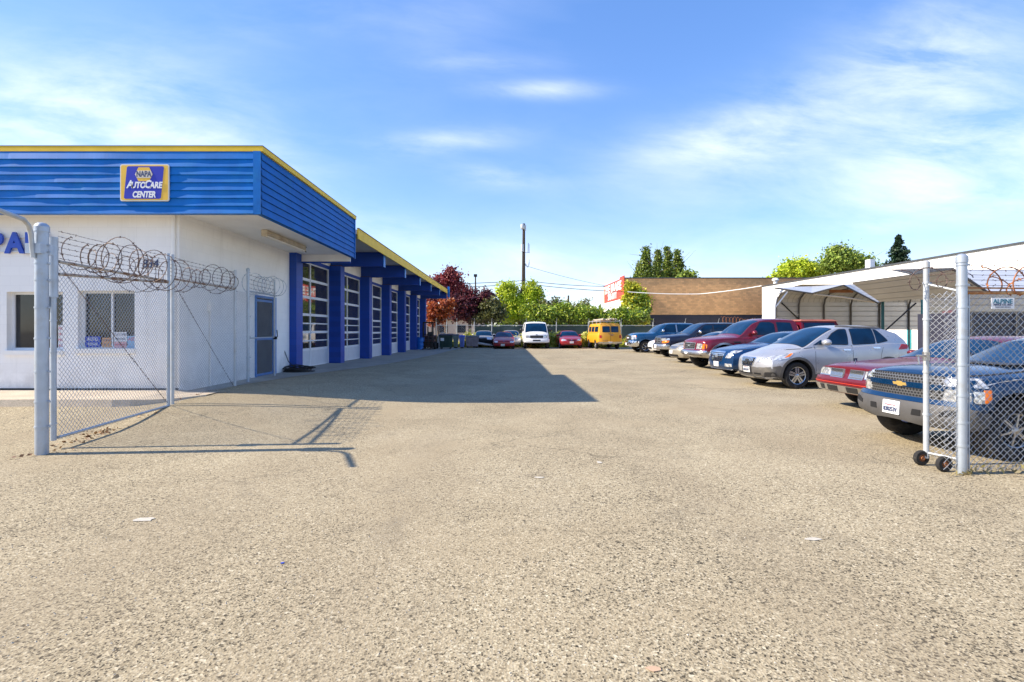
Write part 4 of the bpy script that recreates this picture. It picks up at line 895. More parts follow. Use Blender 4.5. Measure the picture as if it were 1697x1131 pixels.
# far tree line closing the horizon behind hedge and fence
bl_ = [(x, 150+random.uniform(-8,8), 3+random.uniform(0,1.5), 9, 4, 3.5+random.uniform(0,1.2)) for x in range(-60, 75, 9)]
tag(foliage('tree_line', 'poplar leaf', None, bl_, 9000, .9, 1.1, 70), 'low dark band of far trees behind the lot', 'trees', kind='stuff')
# pale house and concrete yard things seen through the open part of the back fence
hs_ = thing('house', 'pale tan house behind the plum trees and the back fence', 'house', (WX(745,75),75,0)); x = WX(700,75); x2 = WX(800,75)
m = MB(); m.box(x-4, x2, 75, 83, 0, 2.9); wb(m, 'wall', grime('tan stucco', (.52,.42,.33), .8, var=.08), hs_)
m = MB(); m.prism([(x-4.6,2.9),(x2+.6,2.9),(x2-3,4.4),(x-1,4.4)], 74.5, 83.5, 'y'); wb(m, 'roof', grime('grey shingle', (.12,.11,.10), .9), hs_)
for q in (735, 765): m = MB(); xx = WX(q,75); m.box(xx-.6,xx+.6,74.95,74.995,1.0,2.1); wb(m, 'window', G_OFF, hs_)

# ---------------------------------------------------------------- small yard things
hz = MB(); rr = random.Random(4)
for k in range(11):
    pts = []; a0 = rr.uniform(0, 6.28); r0 = rr.uniform(.22, .42)
    for i in range(22): a = a0+i*.33; q = r0*(1+.15*math.sin(3*a+k)); pts.append((q*math.cos(a)*1.25, q*math.sin(a)*.75+rr.uniform(-.015,.015), .025+.016*k*(1+.3*math.sin(a*2+k))))
    hz.tube(pts, .016, 6)
hz.tube([(-.5,.05,1.35),(-.47,.02,1.1),(-.44,0,.7),(-.30,-.02,.35),(-.1,0,.15),(.1,.1,.08)], .014, 6); hz.box(-.54,-.46,.02,.1,1.28,1.4)
o = hz.build('air_hose', 'black plastic', smooth=60, loc=(-6.3, 15.6, .17)); tag(o, 'coiled black air hose heaped on the apron by the first blue pillar', 'hose')
b = thing('oil_drum', 'bright blue oil drum standing by the last pillar of the repair shop', 'drum', (-6.3, 38.0, 0))
m = MB(); m.lathe([(.001,0),(.29,0),(.30,.02),(.29,.04),(.29,.28),(.305,.30),(.29,.32),(.29,.58),(.305,.60),(.29,.62),(.29,.86),(.305,.89),(.29,.90),(.28,.885),(.001,.885)], 24); m.build('body', grime('drum blue', (.012,.16,.55), .4, var=.15), b, 40)
m = MB(); m.lathe([(.001,.885),(.035,.885),(.035,.905),(.001,.905)], 10, 'z', (.15,0,0)); m.build('cap', 'dull chrome', b, 40)
fk = thing('forklift', 'dark old forklift parked at the far end of the repair shop', 'forklift', (-5.75, 38.8, 0), R(0))
grime('forklift black', (.03,.022,.02), .6, var=.35, dirt=(.10,.04,.03))
m = MB()
for x in (-.36, .28): m.box(x, x+.09, -.95, -.82, .08, 2.05)
m.box(-.36,.37,-.95,-.82,1.95,2.05); m.box(-.27,.28,-.94,-.84,1.1,1.16); m.box(-.27,.28,-.94,-.84,.35,.42); m.tube([(0,-.88,.1),(0,-.88,1.7)], .05, 8); m.build('mast', 'forklift black', fk)
m = MB()
for x in (-.28, .18): m.box(x, x+.10, -1.9, -1.0, .06, .10); m.box(x, x+.10, -1.0, -.955, .06, .6)
m.box(-.45,.45,-1.0,-.955,.18,.26); m.box(-.45,.45,-1.0,-.955,.48,.56); m.build('fork', 'forklift black', fk)
m = MB(); m.box(-.45,.45,-.8,.6,.25,.75); m.prism([(.2,.25),(.95,.25),(1.0,.9),(.75,1.05),(.2,.98)], -.45,.45,'x'); m.build('body', grime('forklift maroon', (.10,.035,.03), .55, var=.3), fk)
m = MB()
for x in (-.42,.38): m.tube([(x,-.7,.75),(x,-.55,2.0),(x,.55,2.0),(x,.75,1.0)], .025, 6)
for y in (-.5,-.2,.1,.4): m.box(-.44,.44,y,y+.04,1.98,2.03)
m.build('overhead_guard', 'forklift black', fk)
m = MB(); m.box(-.22,.22,-.05,.4,.75,.88); m.box(-.22,.22,.3,.42,.88,1.3); m.tube([(0,-.4,.75),(0,-.3,1.15)], .02, 6); m.lathe([(.15,-.01),(.17,0),(.15,.01)], 16, 'z', (0,-.3,1.16)); m.build('seat', 'black plastic', fk)
for x in (-.48,.48):
    for y, r_ in ((-.6,.3),(.65,.24)): m = MB(); m.lathe([(.1,-.09),(r_-.03,-.09),(r_,-.05),(r_,.05),(r_-.03,.09),(.1,.09),(.001,.04)], 18, 'x', (x,y,r_)); m.build('wheel', 'rubber', fk, 40)
def dumpster(x, y, w, d, h, mat, label, lid='black plastic', paper=False, rz=0, name='dumpster', cat='dumpster'):
    t = thing(name, label, cat, (x, y, 0), rz); m = MB()
    m.hexa([(-w/2+.06,-d/2+.06,.12),(w/2-.06,-d/2+.06,.12),(w/2-.06,d/2-.06,.12),(-w/2+.06,d/2-.06,.12),(-w/2,-d/2,h),(w/2,-d/2,h),(w/2,d/2,h),(-w/2,d/2,h)])
    m.box(-w/2-.03,w/2+.03,-d/2-.03,-d/2-.001,h-.12,h-.02)
    for q in (-w/4, 0, w/4): m.box(q-.025,q+.025,-d/2-.02,-d/2+.03,.2,h-.13)
    m.build('body', mat, t)
    m = MB(); m.hexa([(-w/2-.03,-d/2-.05,h+.003),(w/2+.03,-d/2-.05,h+.003),(w/2+.03,d/2,h+.003),(-w/2-.03,d/2,h+.003),(-w/2-.02,-d/2-.04,h+.035),(w/2+.02,-d/2-.04,h+.035),(w/2+.02,d/2,h+.14),(-w/2-.02,d/2,h+.14)]); m.build('lid', lid, t)
    for sx in (-1,1):
        for sy in (-1,1): m = MB(); m.lathe([(.02,-.025),(.055,-.025),(.06,0),(.055,.025),(.02,.025)], 12, 'y', (sx*(w/2-.15), sy*(d/2-.12), .06)); m.build('wheel', 'rubber', t, 40)
    if paper: m = MB(); m.box(-w/2+.12,-w/2+.38,-d/2-.024,-d/2-.021,.62,.84); m.build('sticker', 'plate white', t)
    return t
dumpster(-4.55, 39.2, .98, .8, 1.02, grime('dumpster green', (.012,.045,.035), .6, var=.2), 'dark green wheeled dumpster with a white sticker near the forklift', paper=True)
dumpster(-3.92, 40.4, .42, .45, .98, grime('bin grey green', (.19,.24,.21), .6), 'narrow grey green bin right of the dark green dumpster', lid='grey cladding', name='waste_bin', cat='bin')
dumpster(-3.42, 40.2, .42, .40, .90, grime('bin blue', (.14,.20,.50), .6), 'small pale blue bin beside the grey crates', lid='notice blue', name='waste_bin', cat='bin')
dumpster(-2.7, 41.6, 1.05, .7, .86, grime('bin mauve', (.28,.22,.22), .7, var=.25, dirt=(.4,.36,.33)), 'low faded mauve metal box behind the small bins', lid='grey cladding', name='metal_bin', cat='bin')
m = MB(); m.box(-.5,.5,-.35,.35,0,.10); m.box(-.45,.4,-.3,.3,.101,.55); m.box(-.35,.45,-.25,.25,.551,.95); m.tube([(-.3,-.3,.95),(.1,-.32,1.25),(.5,-.28,1.0)], .05, 8)
o = m.build('scrap_parts', grime('pale scrap', (.48,.44,.40), .7, var=.3, scale=4, dirt=(.2,.16,.14))); o.location = (-5.3, 42.6, 0); tag(o, 'pale heap of scrap parts between forklift and dumpster', 'scrap')
m = MB(); rr = random.Random(9)
for i in range(7):
    a = rr.uniform(0,3); x, y = rr.uniform(-.5,.5), rr.uniform(-.3,.3); m.tube([(x-.4*math.cos(a),y-.3*math.sin(a),.1+i*.08),(x,y,.25+i*.10),(x+.45*math.cos(a),y+.3*math.sin(a),.15+i*.09)], .05, 6)
o = m.build('engine_parts', 'forklift black', smooth=50); o.location = (-2.0, 42.9, 0); tag(o, 'dark tangle of engine parts left of the damaged silver car', 'scrap')
# dry leaves caught under the open gate and tufts at the right posts
rg = np.random.default_rng(31); P = []
for (x, y, n_, s) in ((-5.75,6.9,22,.10),(-5.85,7.4,60,.10),(-6.0,8.5,20,.12),(-5.6,6.1,16,.12),(-6.15,10.2,18,.12)):
    P.append(np.stack([rg.normal(x, s, n_), rg.normal(y, s*1.6, n_), np.abs(rg.normal(.012, .012, n_))+np.array([gh(x, y)]*n_)], 1))
P = np.concatenate(P); me = leaf_mesh(P, np.tile([0,0,1.5], (len(P),1)), .035, elong=1.5, seed=9); me.materials.append(make_leaf('dry leaf', [(.16,.07,.03), (.34,.17,.07), (.45,.28,.13)], trans=.1) or MATS['dry leaf'])
o = bpy.data.objects.new('dry_leaves', me); C.objects.link(o); tag(o, 'brown dry leaves gathered under the open gate', 'dry leaves', kind='stuff')
P = []
for (x, y, n_, s) in ((4.74,5.26,22,.05),(4.98,5.33,16,.07),(5.3,5.36,14,.10)):
    P.append(np.stack([rg.normal(x, s, n_), rg.normal(y, s*.6, n_), np.abs(rg.normal(.0, .03, n_))], 1))
P = np.concatenate(P); me = leaf_mesh(P, np.tile([0,-.6,.1], (len(P),1)), .022, elong=3, seed=10); me.materials.append(MATS['dry weed leaf'])
o = bpy.data.objects.new('weeds', me); C.objects.link(o); tag(o, 'small dry weeds at the foot of the right fence posts', 'weeds', kind='stuff')
# paint-like white chips and litter on the asphalt
def chip(px, py, w, h, label, mat='plate white', seed=0, name='paper_scrap', cat='scrap paper'):
    y = EYE*F/(py-VY); x = WX(px, y); rr = random.Random(seed); n = 11; P = []
    for i in range(n): a = 2*math.pi*i/n; q = rr.uniform(.65,1.1); P.append((math.cos(a)*w*q, math.sin(a)*h*q))
    m = MB(); m.prism(P, .0025, .005, 'z'); o = m.build(name, mat); o.location = (x, y, 0); tag(o, label, cat)
grime('pale patch', (.50,.46,.38), .9, var=.15, scale=20)
chip(238, 862, .085, .05, 'whitish flattened scrap on the asphalt in the left foreground', 'pale patch', 1)
chip(893, 792, .05, .03, 'small pale scrap left of the middle of the foreground', 'pale patch', 2)
chip(993, 767, .035, .05, 'small pale scrap right of the middle of the foreground', 'pale patch', 3)
chip(1348, 894, .07, .03, 'pale flat scrap on the asphalt in the right foreground', 'pale patch', 4)
chip(1083, 1110, .035, .018, 'tan leaf on the asphalt at the lower edge', grime('tan leaf', (.50,.34,.22), .8), 5, 'fallen_leaf', 'leaf')
chip(468, 934, .012, .012, 'tiny blue scrap on the asphalt', 'notice blue', 6)
# scattered loose stones
vs = MB(); rr = random.Random(21)
for i in range(2600):
    y = 1.7+rr.random()**1.6*11; x = rr.uniform(-1.05,1.05)*y*.99; s = rr.uniform(.003,.0085)
    if x < -5.6 or (x > 4.5 and y > 5): continue
    a = rr.uniform(0,3.14); c, sn = math.cos(a)*s, math.sin(a)*s; h = s*rr.uniform(.5,.9)
    vs.add([(x+c,y+sn,0),(x-sn*.8,y+c*.8,0),(x-c,y-sn,0),(x+sn*.7,y-c*.7,0),(x+rr.uniform(-.3,.3)*s,y,h)], [(0,1,4),(1,2,4),(2,3,4),(3,0,4)])
o = vs.build('gravel', grime('loose stone', (.42,.37,.29), .9, var=.4, scale=30), smooth=None); tag(o, 'loose small stones scattered over the asphalt', 'gravel', kind='stuff')

# ---------------------------------------------------------------- vehicles
def pchip(pts):
    xs = np.array([p[0] for p in pts], float); ys = np.array([p[1] for p in pts], float)
    if len(xs) == 1: return lambda x: ys[0]+0*np.asarray(x, float)
    h = np.diff(xs); d = np.diff(ys)/h; m = np.zeros(len(xs))
    m[0] = d[0]; m[-1] = d[-1]
    for i in range(1, len(xs)-1):
        if d[i-1]*d[i] > 0: w1 = 2*h[i]+h[i-1]; w2 = h[i]+2*h[i-1]; m[i] = (w1+w2)/(w1/d[i-1]+w2/d[i])
    def f(x):
        x = np.clip(np.asarray(x, float), xs[0], xs[-1]); i = np.clip(np.searchsorted(xs, x)-1, 0, len(xs)-2)
        t = (x-xs[i])/h[i]; t2 = t*t; t3 = t2*t
        return (2*t3-3*t2+1)*ys[i]+(t3-2*t2+t)*h[i]*m[i]+(-2*t3+3*t2)*ys[i+1]+(t3-t2)*h[i]*m[i+1]
    return f
class Car:
    """body lofted from profile curves; local x runs from the nose (0) to the tail (L), y across, z up"""
    def __init__(s, L, W, H, hw, zb, zs, zt, roof, rwid, nose, tail, axf, axr, wr, bow=(.16, 2.6), bowr=(.12, 3), bwf=.91, bulge=.03, n=90, well=True, ww=.22, drop=.06, hang=None):
        s.L, s.W, s.H = L, W, H; s.axf, s.axr, s.wr, s.ww = axf, axr, wr, ww
        s.hw, s.zb, s.zs, s.zt = pchip(hw), pchip(zb), pchip(zs), pchip(zt)
        rx = np.array([p[0] for p in roof]); rz = np.array([p[1] for p in roof]); rf_ = pchip(roof)
        s.roof = lambda x: rf_(x) if (x >= rx[0] and x <= rx[-1]) else -1.0
        s.rx = rx; s.nose, s.tail = pchip(nose), pchip(tail); s.bow, s.bowr = bow, bowr; s.rwid, s.bwf, s.bulge, s.drop = rwid, bwf, bulge, drop
        st = set(np.linspace(0, L, n)); [st.add(float(x)) for x in rx if x <= L]; st.add(.02); st.add(.05); st.add(L-.02); st.add(L-.05)
        st = sorted(st); s.st = [st[0]]+[b for a, b in zip(st, st[1:]) if b-a > .008 or b == st[-1]]
        if s.st[-1] != L: s.st.append(L)
        hwm = max(float(s.hw(x)) for x in s.st); s.hwm = hwm
        rings = [s.ring(x) for x in s.st]; nr = len(rings[0]); V = []; Fc = []; MB_ = 9
        for x, rg_ in zip(s.st, rings):
            for (y, z) in rg_: V.append((x, -y, z))
            for (y, z) in rg_[::-1]: V.append((x, y, z))
        n2 = 2*nr
        for i in range(len(s.st)-1):
            for k in range(n2-1): Fc.append((i*n2+k, i*n2+k+1, (i+1)*n2+k+1, (i+1)*n2+k))
            Fc.append((i*n2+n2-1, i*n2, (i+1)*n2, (i+1)*n2+n2-1))
        for end in (0, len(s.st)-1):
            grid = []
            for k in range(nr):
                a = end*n2+k; b = end*n2+(n2-1-k); row = [a]; xa, ya, za = V[a]
                for q in range(1, MB_*2): V.append((xa, ya*(1-q/MB_), za)); row.append(len(V)-1)
                row.append(b); grid.append(row)
            for r0, r1 in zip(grid, grid[1:]):
                for q in range(len(r0)-1): f = (r0[q], r0[q+1], r1[q+1], r1[q]); Fc.append(f if end == 0 else f[::-1])
        V = [s.disp(*v) for v in V]
        bm = bmesh.new(); vv = [bm.verts.new(v) for v in V]
        for f in Fc:
            try: bm.faces.new([vv[i] for i in f])
            except ValueError: pass
        bmesh.ops.remove_doubles(bm, verts=bm.verts, dist=.0012); bmesh.ops.dissolve_degenerate(bm, dist=.0005, edges=bm.edges)
        bmesh.ops.recalc_face_normals(bm, faces=bm.faces)
        s.bvh = BVHTree.FromBMesh(bm); me = bpy.data.meshes.new('body'); bm.to_mesh(me); bm.free(); s.me = me
    def disp(s, x, y, z):
        L = s.L; r = min(1, abs(y)/s.hwm)
        df = float(s.nose(z)) + s.bow[0]*r**s.bow[1]; dr = float(s.tail(z)) + s.bowr[0]*r**s.bowr[1]
        wf = max(0, 1-x/1.0); wr_ = max(0, 1-(L-x)/1.0)
        return (x + df*wf - dr*wr_, y, z)
    def side(s, x):
        w = float(s.hw(x)); zs = float(s.zs(x)); zt = float(s.zt(x)); zr = float(s.roof(x)); rise = max(0, zr-zt); hf = min(1, rise/.3)
        zse = zs + rise + hf*((zt-zs)-s.drop); bw = w*s.bwf; Hs = s.H-s.drop; f = min(1, max(0, (zse-zs)/max(.05, Hs-zs)))
        rw = s.rwid; return w, zs, zt, zr, rise, zse, bw, bw+(rw-bw)*f
    def ring(s, x):
        w, zs, zt, zr, rise, zse, bw, yse = s.side(x); zb = float(s.zb(x)); h = zs-zb
        P = [(0, zb), (.55*w, zb), (.90*w, zb+.005), (.955*w, zb+.035), (.982*w, zb+.11), (.995*w, zb+.3*h), (w, zb+.5*h), (1.0*w, zb+.68*h), (.985*w, zb+.83*h), (.967*w, zb+.93*h), (.94*w, zs-.012), (bw, zs)]
        for t in (.25, .5, .75, 1):
            P.append((bw+(yse-bw)*t + s.bulge*math.sin(math.pi*t)*min(1, rise*2), zs+(zse-zs)*t))
        ztop = max(zr, zt); 
        for t in (.985, .96, .92, .85, .7, .5, .25, 0): P.append((yse*t, zse+(ztop-zse)*(1-t**3.2)))
        return P
    def ray(s, o, d):
        h = s.bvh.ray_cast(Vector(o), Vector(d)); return h[0], h[1]
def rnd(poly, r, n=4):
    """round the corners of an outline"""
    out = []; N_ = len(poly)
    for i in range(N_):
        p = Vector(poly[i]); a = Vector(poly[i-1]); b = Vector(poly[(i+1) % N_]); da = a-p; db = b-p
        ra = min(r, da.length*.45, db.length*.45); A = p+da.normalized()*ra; B = p+db.normalized()*ra
        for k in range(n+1):
            t = k/n; q = A.lerp(p, t).lerp(p.lerp(B, t), t); out.append((q.x, q.y))
    return out
def rect(x0, x1, z0, z1): return [(x0,z0),(x1,z0),(x1,z1),(x0,z1)]
SPLIT = ('headlight', 'indicator', 'fog_lamp', 'tail_light', 'side_window', 'rear_window', 'bumper_slot', 'tow_hook')
def patch(car, name, polys, face, mat, parent, off=.006, thick=.0, res=.07, smooth=50, mirror=False, skirt=.012, pull=0):
    """lay an outline on the body: face n (nose), t (tail), l/r (sides), u (from above)"""
    if polys and not isinstance(polys[0][0], (tuple, list)): polys = [polys]
    if mirror:
        mp = [[(-a, b) if face in 'nt' else (a, -b) for a, b in p][::-1] for p in polys]
        patch(car, name, mp, face, mat, parent, off, thick, res, smooth, False, skirt, pull)
    if name in SPLIT and len(polys) > 1:
        for p in polys: o = patch(car, name, [p], face, mat, parent, off, thick, res, smooth, False, skirt, pull)
        return o
    dirs = {'n': ((-3,0,0),(1,0,0)), 't': ((9,0,0),(-1,0,0)), 'l': ((0,-4,0),(0,1,0)), 'r': ((0,4,0),(0,-1,0)), 'u': ((0,0,5),(0,0,-1))}
    o0, d = dirs[face]
    ylim = (float(car.hw(0 if face == 'n' else car.L))+.22*(car.hwm-float(car.hw(0 if face == 'n' else car.L)))) if face in 'nt' else 9
    def P3(a, b):
        if face in 'nt': a = max(-ylim, min(ylim, a))
        if face in 'nt': o = (o0[0], a, b)
        elif face in 'lr': o = (a, o0[1], b)
        else: o = (a, b, o0[2])
        h, nn = car.ray(o, d)
        return h, nn
    V = []; Fc = []
    for poly in polys:
        B = []
        for i in range(len(poly)):
            a, b = Vector(poly[i]), Vector(poly[(i+1) % len(poly)]); k = max(1, int((b-a).length/res))
            B += [a.lerp(b, q/k) for q in range(k)]
        nb = len(B); xs_ = [p.x for p in B]; ys_ = [p.y for p in B]; I = []
        def inside(x, y):
            c = False
            for i in range(nb):
                a, b = B[i], B[i-1]
                if (a.y > y) != (b.y > y) and x < (b.x-a.x)*(y-a.y)/(b.y-a.y)+a.x: c = not c
            return c
        x = min(xs_)+res*.5
        while x < max(xs_):
            y = min(ys_)+res*.5
            while y < max(ys_):
                if inside(x, y) and min((x-p.x)**2+(y-p.y)**2 for p in B) > (res*.35)**2: I.append(Vector((x, y)))
                y += res
            x += res
        vs, es, fs, *_ = delaunay_2d_cdt(B+I, [(i, (i+1) % nb) for i in range(nb)], [], 1, 1e-5)
        idx = {}; o = len(V); pos = []; last = None
        for p in vs:
            h, nn = P3(p.x, p.y)
            if h is None:
                # fall outside: slide towards the outline centre
                c = sum(B, Vector((0,0)))/nb
                for t in (.05,.1,.2,.35,.6):
                    q = p.lerp(c, t); h, nn = P3(q.x, q.y)
                    if h is not None: break
            if h is None: h = Vector((0,0,0)); nn = Vector((0,0,1))
            if nn.dot(Vector(d)) > 0: nn = -nn
            pos.append((h, nn))
        for h, nn in pos: V.append(h+nn*off - Vector(d)*pull)
        for f in fs: Fc.append(tuple(i+o for i in f))
        # skirt
        ec = {}
        for f in fs:
            for i in range(len(f)):
                e = (f[i], f[(i+1) % len(f)]); k = (min(e), max(e)); ec.setdefault(k, []).append(e)
        sk = {}
        for k, v in ec.items():
            if len(v) == 1:
                a, b = v[0]
                for q in (a, b):
                    if q not in sk: h, nn = pos[q]; V.append(h-nn*skirt - Vector(d)*0); sk[q] = len(V)-1
                Fc.append((b+o, a+o, sk[a], sk[b]))
    m = MB(); m.v = [tuple(v) for v in V]; m.f = Fc; m.mi = [0]*len(Fc)
    ob = m.build(name, mat, parent, smooth, fixn=False)
    ob.location = (-car.L/2, 0, 0)
    return ob
def wheel(car, parent, x, side, r, w, rimr, style, spokes, rimmat, steer=0, cover='dark recess'):
    yo = (car.W/2-.015)*side
    e = MB(); e.lathe([(.001, -.02*side), (rimr*.8, -.02*side), (rimr*.8, -.10*side), (.001, -.10*side)], 20, 'y')
    wh = e.build('wheel', 'dark recess', parent, 40); wh.location = (x-car.L/2, yo-side*.02, r); wh.rotation_euler = (0, 0, steer)
    t = MB(); s = side; q = [(rimr*.96, -w), (r*.90, -w-.006), (r*.975, -w+.012), (r, -w+.04), (r, -.04), (r*.975, -.010), (r*.93, .004), (r*.86, .006), (rimr*1.04, .0), (rimr*.97, -.012), (rimr*.95, -.05)]
    t.lathe([(a, b*s) for a, b in q], 36, 'y')
    t.build('tyre', 'rubber', wh, 50)
    m = MB(); rr_ = rimr*.985
    m.lathe([(a, b*s) for a, b in [(rr_, -.015), (rr_*.97, .002), (rr_*.92, -.006), (rr_*.90, -.07), (rr_*.88, -w*.8)]], 36, 'y')
    if style == 'spoke':
        for k in range(spokes):
            a = 2*math.pi*k/spokes+.3
            for sgn in ((-1, 1) if spokes <= 5 else (0,)):
                a0 = a + sgn*.11
                c, sn = math.cos(a), math.sin(a); px_, pz_ = -sn, c; wd0, wd1 = rimr*(.13 if spokes <= 5 else .09), rimr*(.17 if spokes <= 5 else .07)
                r0, r1 = rimr*.16, rimr*.94; P = []
                for (rad, wd, dep) in ((r0, wd0, -.005), (r1, wd1, -.012)):
                    cx, cz = c*rad+px_*sgn*wd*.85, sn*rad+pz_*sgn*wd*.85
                    P.append((rad, wd, dep, cx, cz))
                hex_ = []
                for dd in (-.03, 0):
                    for (rad, wd, dep, cx, cz), q_ in ((P[0], -1), (P[1], -1), (P[1], 1), (P[0], 1)):
                        hex_.append((cx+px_*q_*wd*.62, (dep+dd)*s, cz+pz_*q_*wd*.62))
                m.hexa(hex_)
        m.lathe([(.001, .006*s), (rimr*.14, .004*s), (rimr*.22, -.012*s), (rimr*.22, -.05*s)], 18, 'y')
        for k in range(5): a = 2*math.pi*k/5; m.tube([(math.cos(a)*rimr*.17, -.01*s, math.sin(a)*rimr*.17), (math.cos(a)*rimr*.17, .004*s, math.sin(a)*rimr*.17)], .012, 6)
    elif style == 'cover':
        m.lathe([(.001, .004*s), (rimr*.2, .004*s), (rimr*.25, -.012*s), (rimr*.7, -.006*s), (rimr*.9, -.02*s)], 30, 'y')
        for k in range(spokes): a = 2*math.pi*k/spokes; c, sn = math.cos(a), math.sin(a); m.lathe([(.001, 0), (rimr*.075, 0), (rimr*.06, .004*s)], 8, 'y', (c*rimr*.55, -.003*s, sn*rimr*.55), mi=1)
    m.build('rim', [rimmat, 'dark recess'], wh, 40)
def finish_body(car, parent, mat, name='body', flare=1.16):
    """cut the wheel arches into the shell"""
    me = car.me; me.materials.append(MATS[mat]); me.materials.append(MATS['dark recess'])
    ob = bpy.data.objects.new(name, me); C.objects.link(ob)
    cut = MB(); cr = car.wr*flare
    for ax in (car.axf, car.axr):
        for sd_ in (-1, 1):
            y0, y1 = sorted((sd_*(car.W/2-.40), sd_*(car.W/2+.2)))
            cut.tube([(ax, y0, car.wr+.015), (ax, y1, car.wr+.015)], cr, 40)
            cut.box(ax-cr*.985, ax+cr*.985, y0+.001, y1-.001, -.3, car.wr*.6) if False else None
    co = cut.build('cutter', 'dark recess'); mo = ob.modifiers.new('b', 'BOOLEAN'); mo.operation = 'DIFFERENCE'; mo.object = co; mo.solver = 'EXACT'
    dg = bpy.context.evaluated_depsgraph_get(); m2 = bpy.data.meshes.new_from_object(ob.evaluated_get(dg)); ob.modifiers.clear(); ob.data = m2
    cm = co.data; bpy.data.objects.remove(co); bpy.data.meshes.remove(cm); bpy.data.meshes.remove(me)
    m2.materials.clear(); m2.materials.append(MATS[mat]); m2.materials.append(MATS['dark recess'])
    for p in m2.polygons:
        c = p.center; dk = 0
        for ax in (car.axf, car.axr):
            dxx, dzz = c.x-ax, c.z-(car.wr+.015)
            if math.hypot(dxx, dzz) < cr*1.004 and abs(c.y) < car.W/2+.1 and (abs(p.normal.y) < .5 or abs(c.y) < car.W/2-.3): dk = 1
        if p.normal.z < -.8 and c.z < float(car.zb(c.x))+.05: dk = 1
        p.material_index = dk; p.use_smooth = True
    m2.set_sharp_from_angle(angle=R(38)); ob.name = name; ob.parent = parent; ob.location = (-car.L/2, 0, 0)
    return ob
def place(name, label, cat, car, px, y, phi, group='vehicles parked in the lot', wx=None):
    """stand the empty so that the middle of the nose is at the measured spot; phi turns the car (0: nose to the left of the picture)"""
    X = WX(px, y) if wx is None else wx; h = car.L/2; a = R(phi)
    return thing(name, label, cat, (X+h*math.cos(a), y+h*math.sin(a), 0), a, group)
def glass_set(car, root, ws=None, rear=None, sides=(), trim='black plastic', gm=None, inset=.055, mirror_sides=True, trims=True):
    gm = gm or G_CAR
    def band(x0, x1, m0=.05):
        n_ = 6; lo = []; 
        for i in range(n_+1):
            x = x0+(x1-x0)*i/n_; lo.append((x, -(car.side(x)[7]-m0)))
        return rnd(lo+[(a, -b) for a, b in lo[::-1]], .05)
    if ws:
        if trims: patch(car, 'windscreen_trim', band(ws[0]-.015, ws[1]+.015, inset-.02), 'u', trim, root, off=.002)
        patch(car, 'windscreen', band(ws[0], ws[1], inset), 'u', gm, root, off=.005)
    if rear: patch(car, 'rear_window', band(rear[0], rear[1], inset), 'u', gm, root, off=.005)
    for poly in sides:
        for f in 'lr':
            if trims:
                c = Vector((sum(p[0] for p in poly)/len(poly), sum(p[1] for p in poly)/len(poly)))
                big = []
                for p in poly: v = Vector(p)-c; big.append(tuple(Vector(p)+v.normalized()*.025))
                patch(car, 'window_trim', rnd(big, .05), f, trim, root, off=.002)
            patch(car, 'side_window', rnd(poly, .045), f, gm, root, off=.006)
def seams(car, root, lines, w=.006, mat='dark recess', name='door_seam'):
    ps = []
    for ln in lines:
        for a, b in zip(ln, ln[1:]):
            a, b = Vector(a), Vector(b); d = (b-a).normalized(); nrm = Vector((-d.y, d.x))*w; ps.append([tuple(a-nrm), tuple(b-nrm), tuple(b+nrm), tuple(a+nrm)])
    patch(car, name, ps, 'l', mat, root, off=.0015, skirt=.002); patch(car, name, ps, 'r', mat, root, off=.0015, skirt=.002)
def handles(car, root, spots, mat, w=.10):
    for (x, z) in spots:
        for f in 'lr': patch(car, 'door_handle', rnd(rect(x-w, x+w, z-.018, z+.018), .017), f, mat, root, off=.026, res=.05)
def mirrors(car, root, x, z, mat, sz=(.10,.13,.085), out=.12, sides=(-1,1)):
    for sd_ in sides:
        h, nn = car.ray((x, sd_*4, z), (0, -sd_, 0)); y = h.y+sd_*out if h else sd_*(car.W/2+.08)
        m = MB(); m.lathe([(.001,-1),(.45,-.92),(.8,-.6),(.97,-.1),(1,.25),(.93,.55),(.75,.62),(.001,.62)], 18, 'x'); m.v = [(a*sz[0], b*sz[1], c*sz[2]) for a, b, c in m.v]
        o = m.build('mirror', mat, root, 60); o.location = (x-car.L/2, y, z+.03)
        m = MB(); m.tube([(0, -sd_*(out+.03), -.05), (.01, -sd_*.05, -.02)], .022, 8); q = m.build('mirror_arm', 'black plastic', o, 50)
def plate(car, root, y, z, w=.30, h=.145, s=None, face='n', off=.02):
    o = patch(car, 'licence_plate', rnd(rect(y-w/2, y+w/2, z-h/2, z+h/2), .01), face, 'plate white', root, off=off, res=.15)
    if s:
        hh, nn = car.ray(((-3 if face == 'n' else 9), y, z), ((1 if face == 'n' else -1), 0, 0)); xx = hh.x+(-off-.006 if face == 'n' else off+.006)
        mt = Matrix.Translation((xx, y, z-.012)) @ Matrix.Rotation(R(-90 if face == 'n' else 90), 4, 'Z') @ Matrix.Rotation(R(90), 4, 'X')
        t = text('lettering', s, .085, 'plate ink', mt, o, ext=.002, sx=.78, bold=.002)
        mt = Matrix.Translation((xx, y, z+.052)) @ Matrix.Rotation(R(-90 if face == 'n' else 90), 4, 'Z') @ Matrix.Rotation(R(90), 4, 'X')
        text('lettering', 'WASHINGTON', .028, 'notice red', mt, o, ext=.002, sx=1.0)
def wheels(car, root, rimr, style='spoke', spokes=5, rimmat='alloy', steer=0, w=None):
    for x in (car.axf, car.axr):
        for sd_ in (-1, 1): wheel(car, root, x, sd_, car.wr, w or car.ww, rimr, style, spokes, rimmat, steer if x == car.axf else 0)

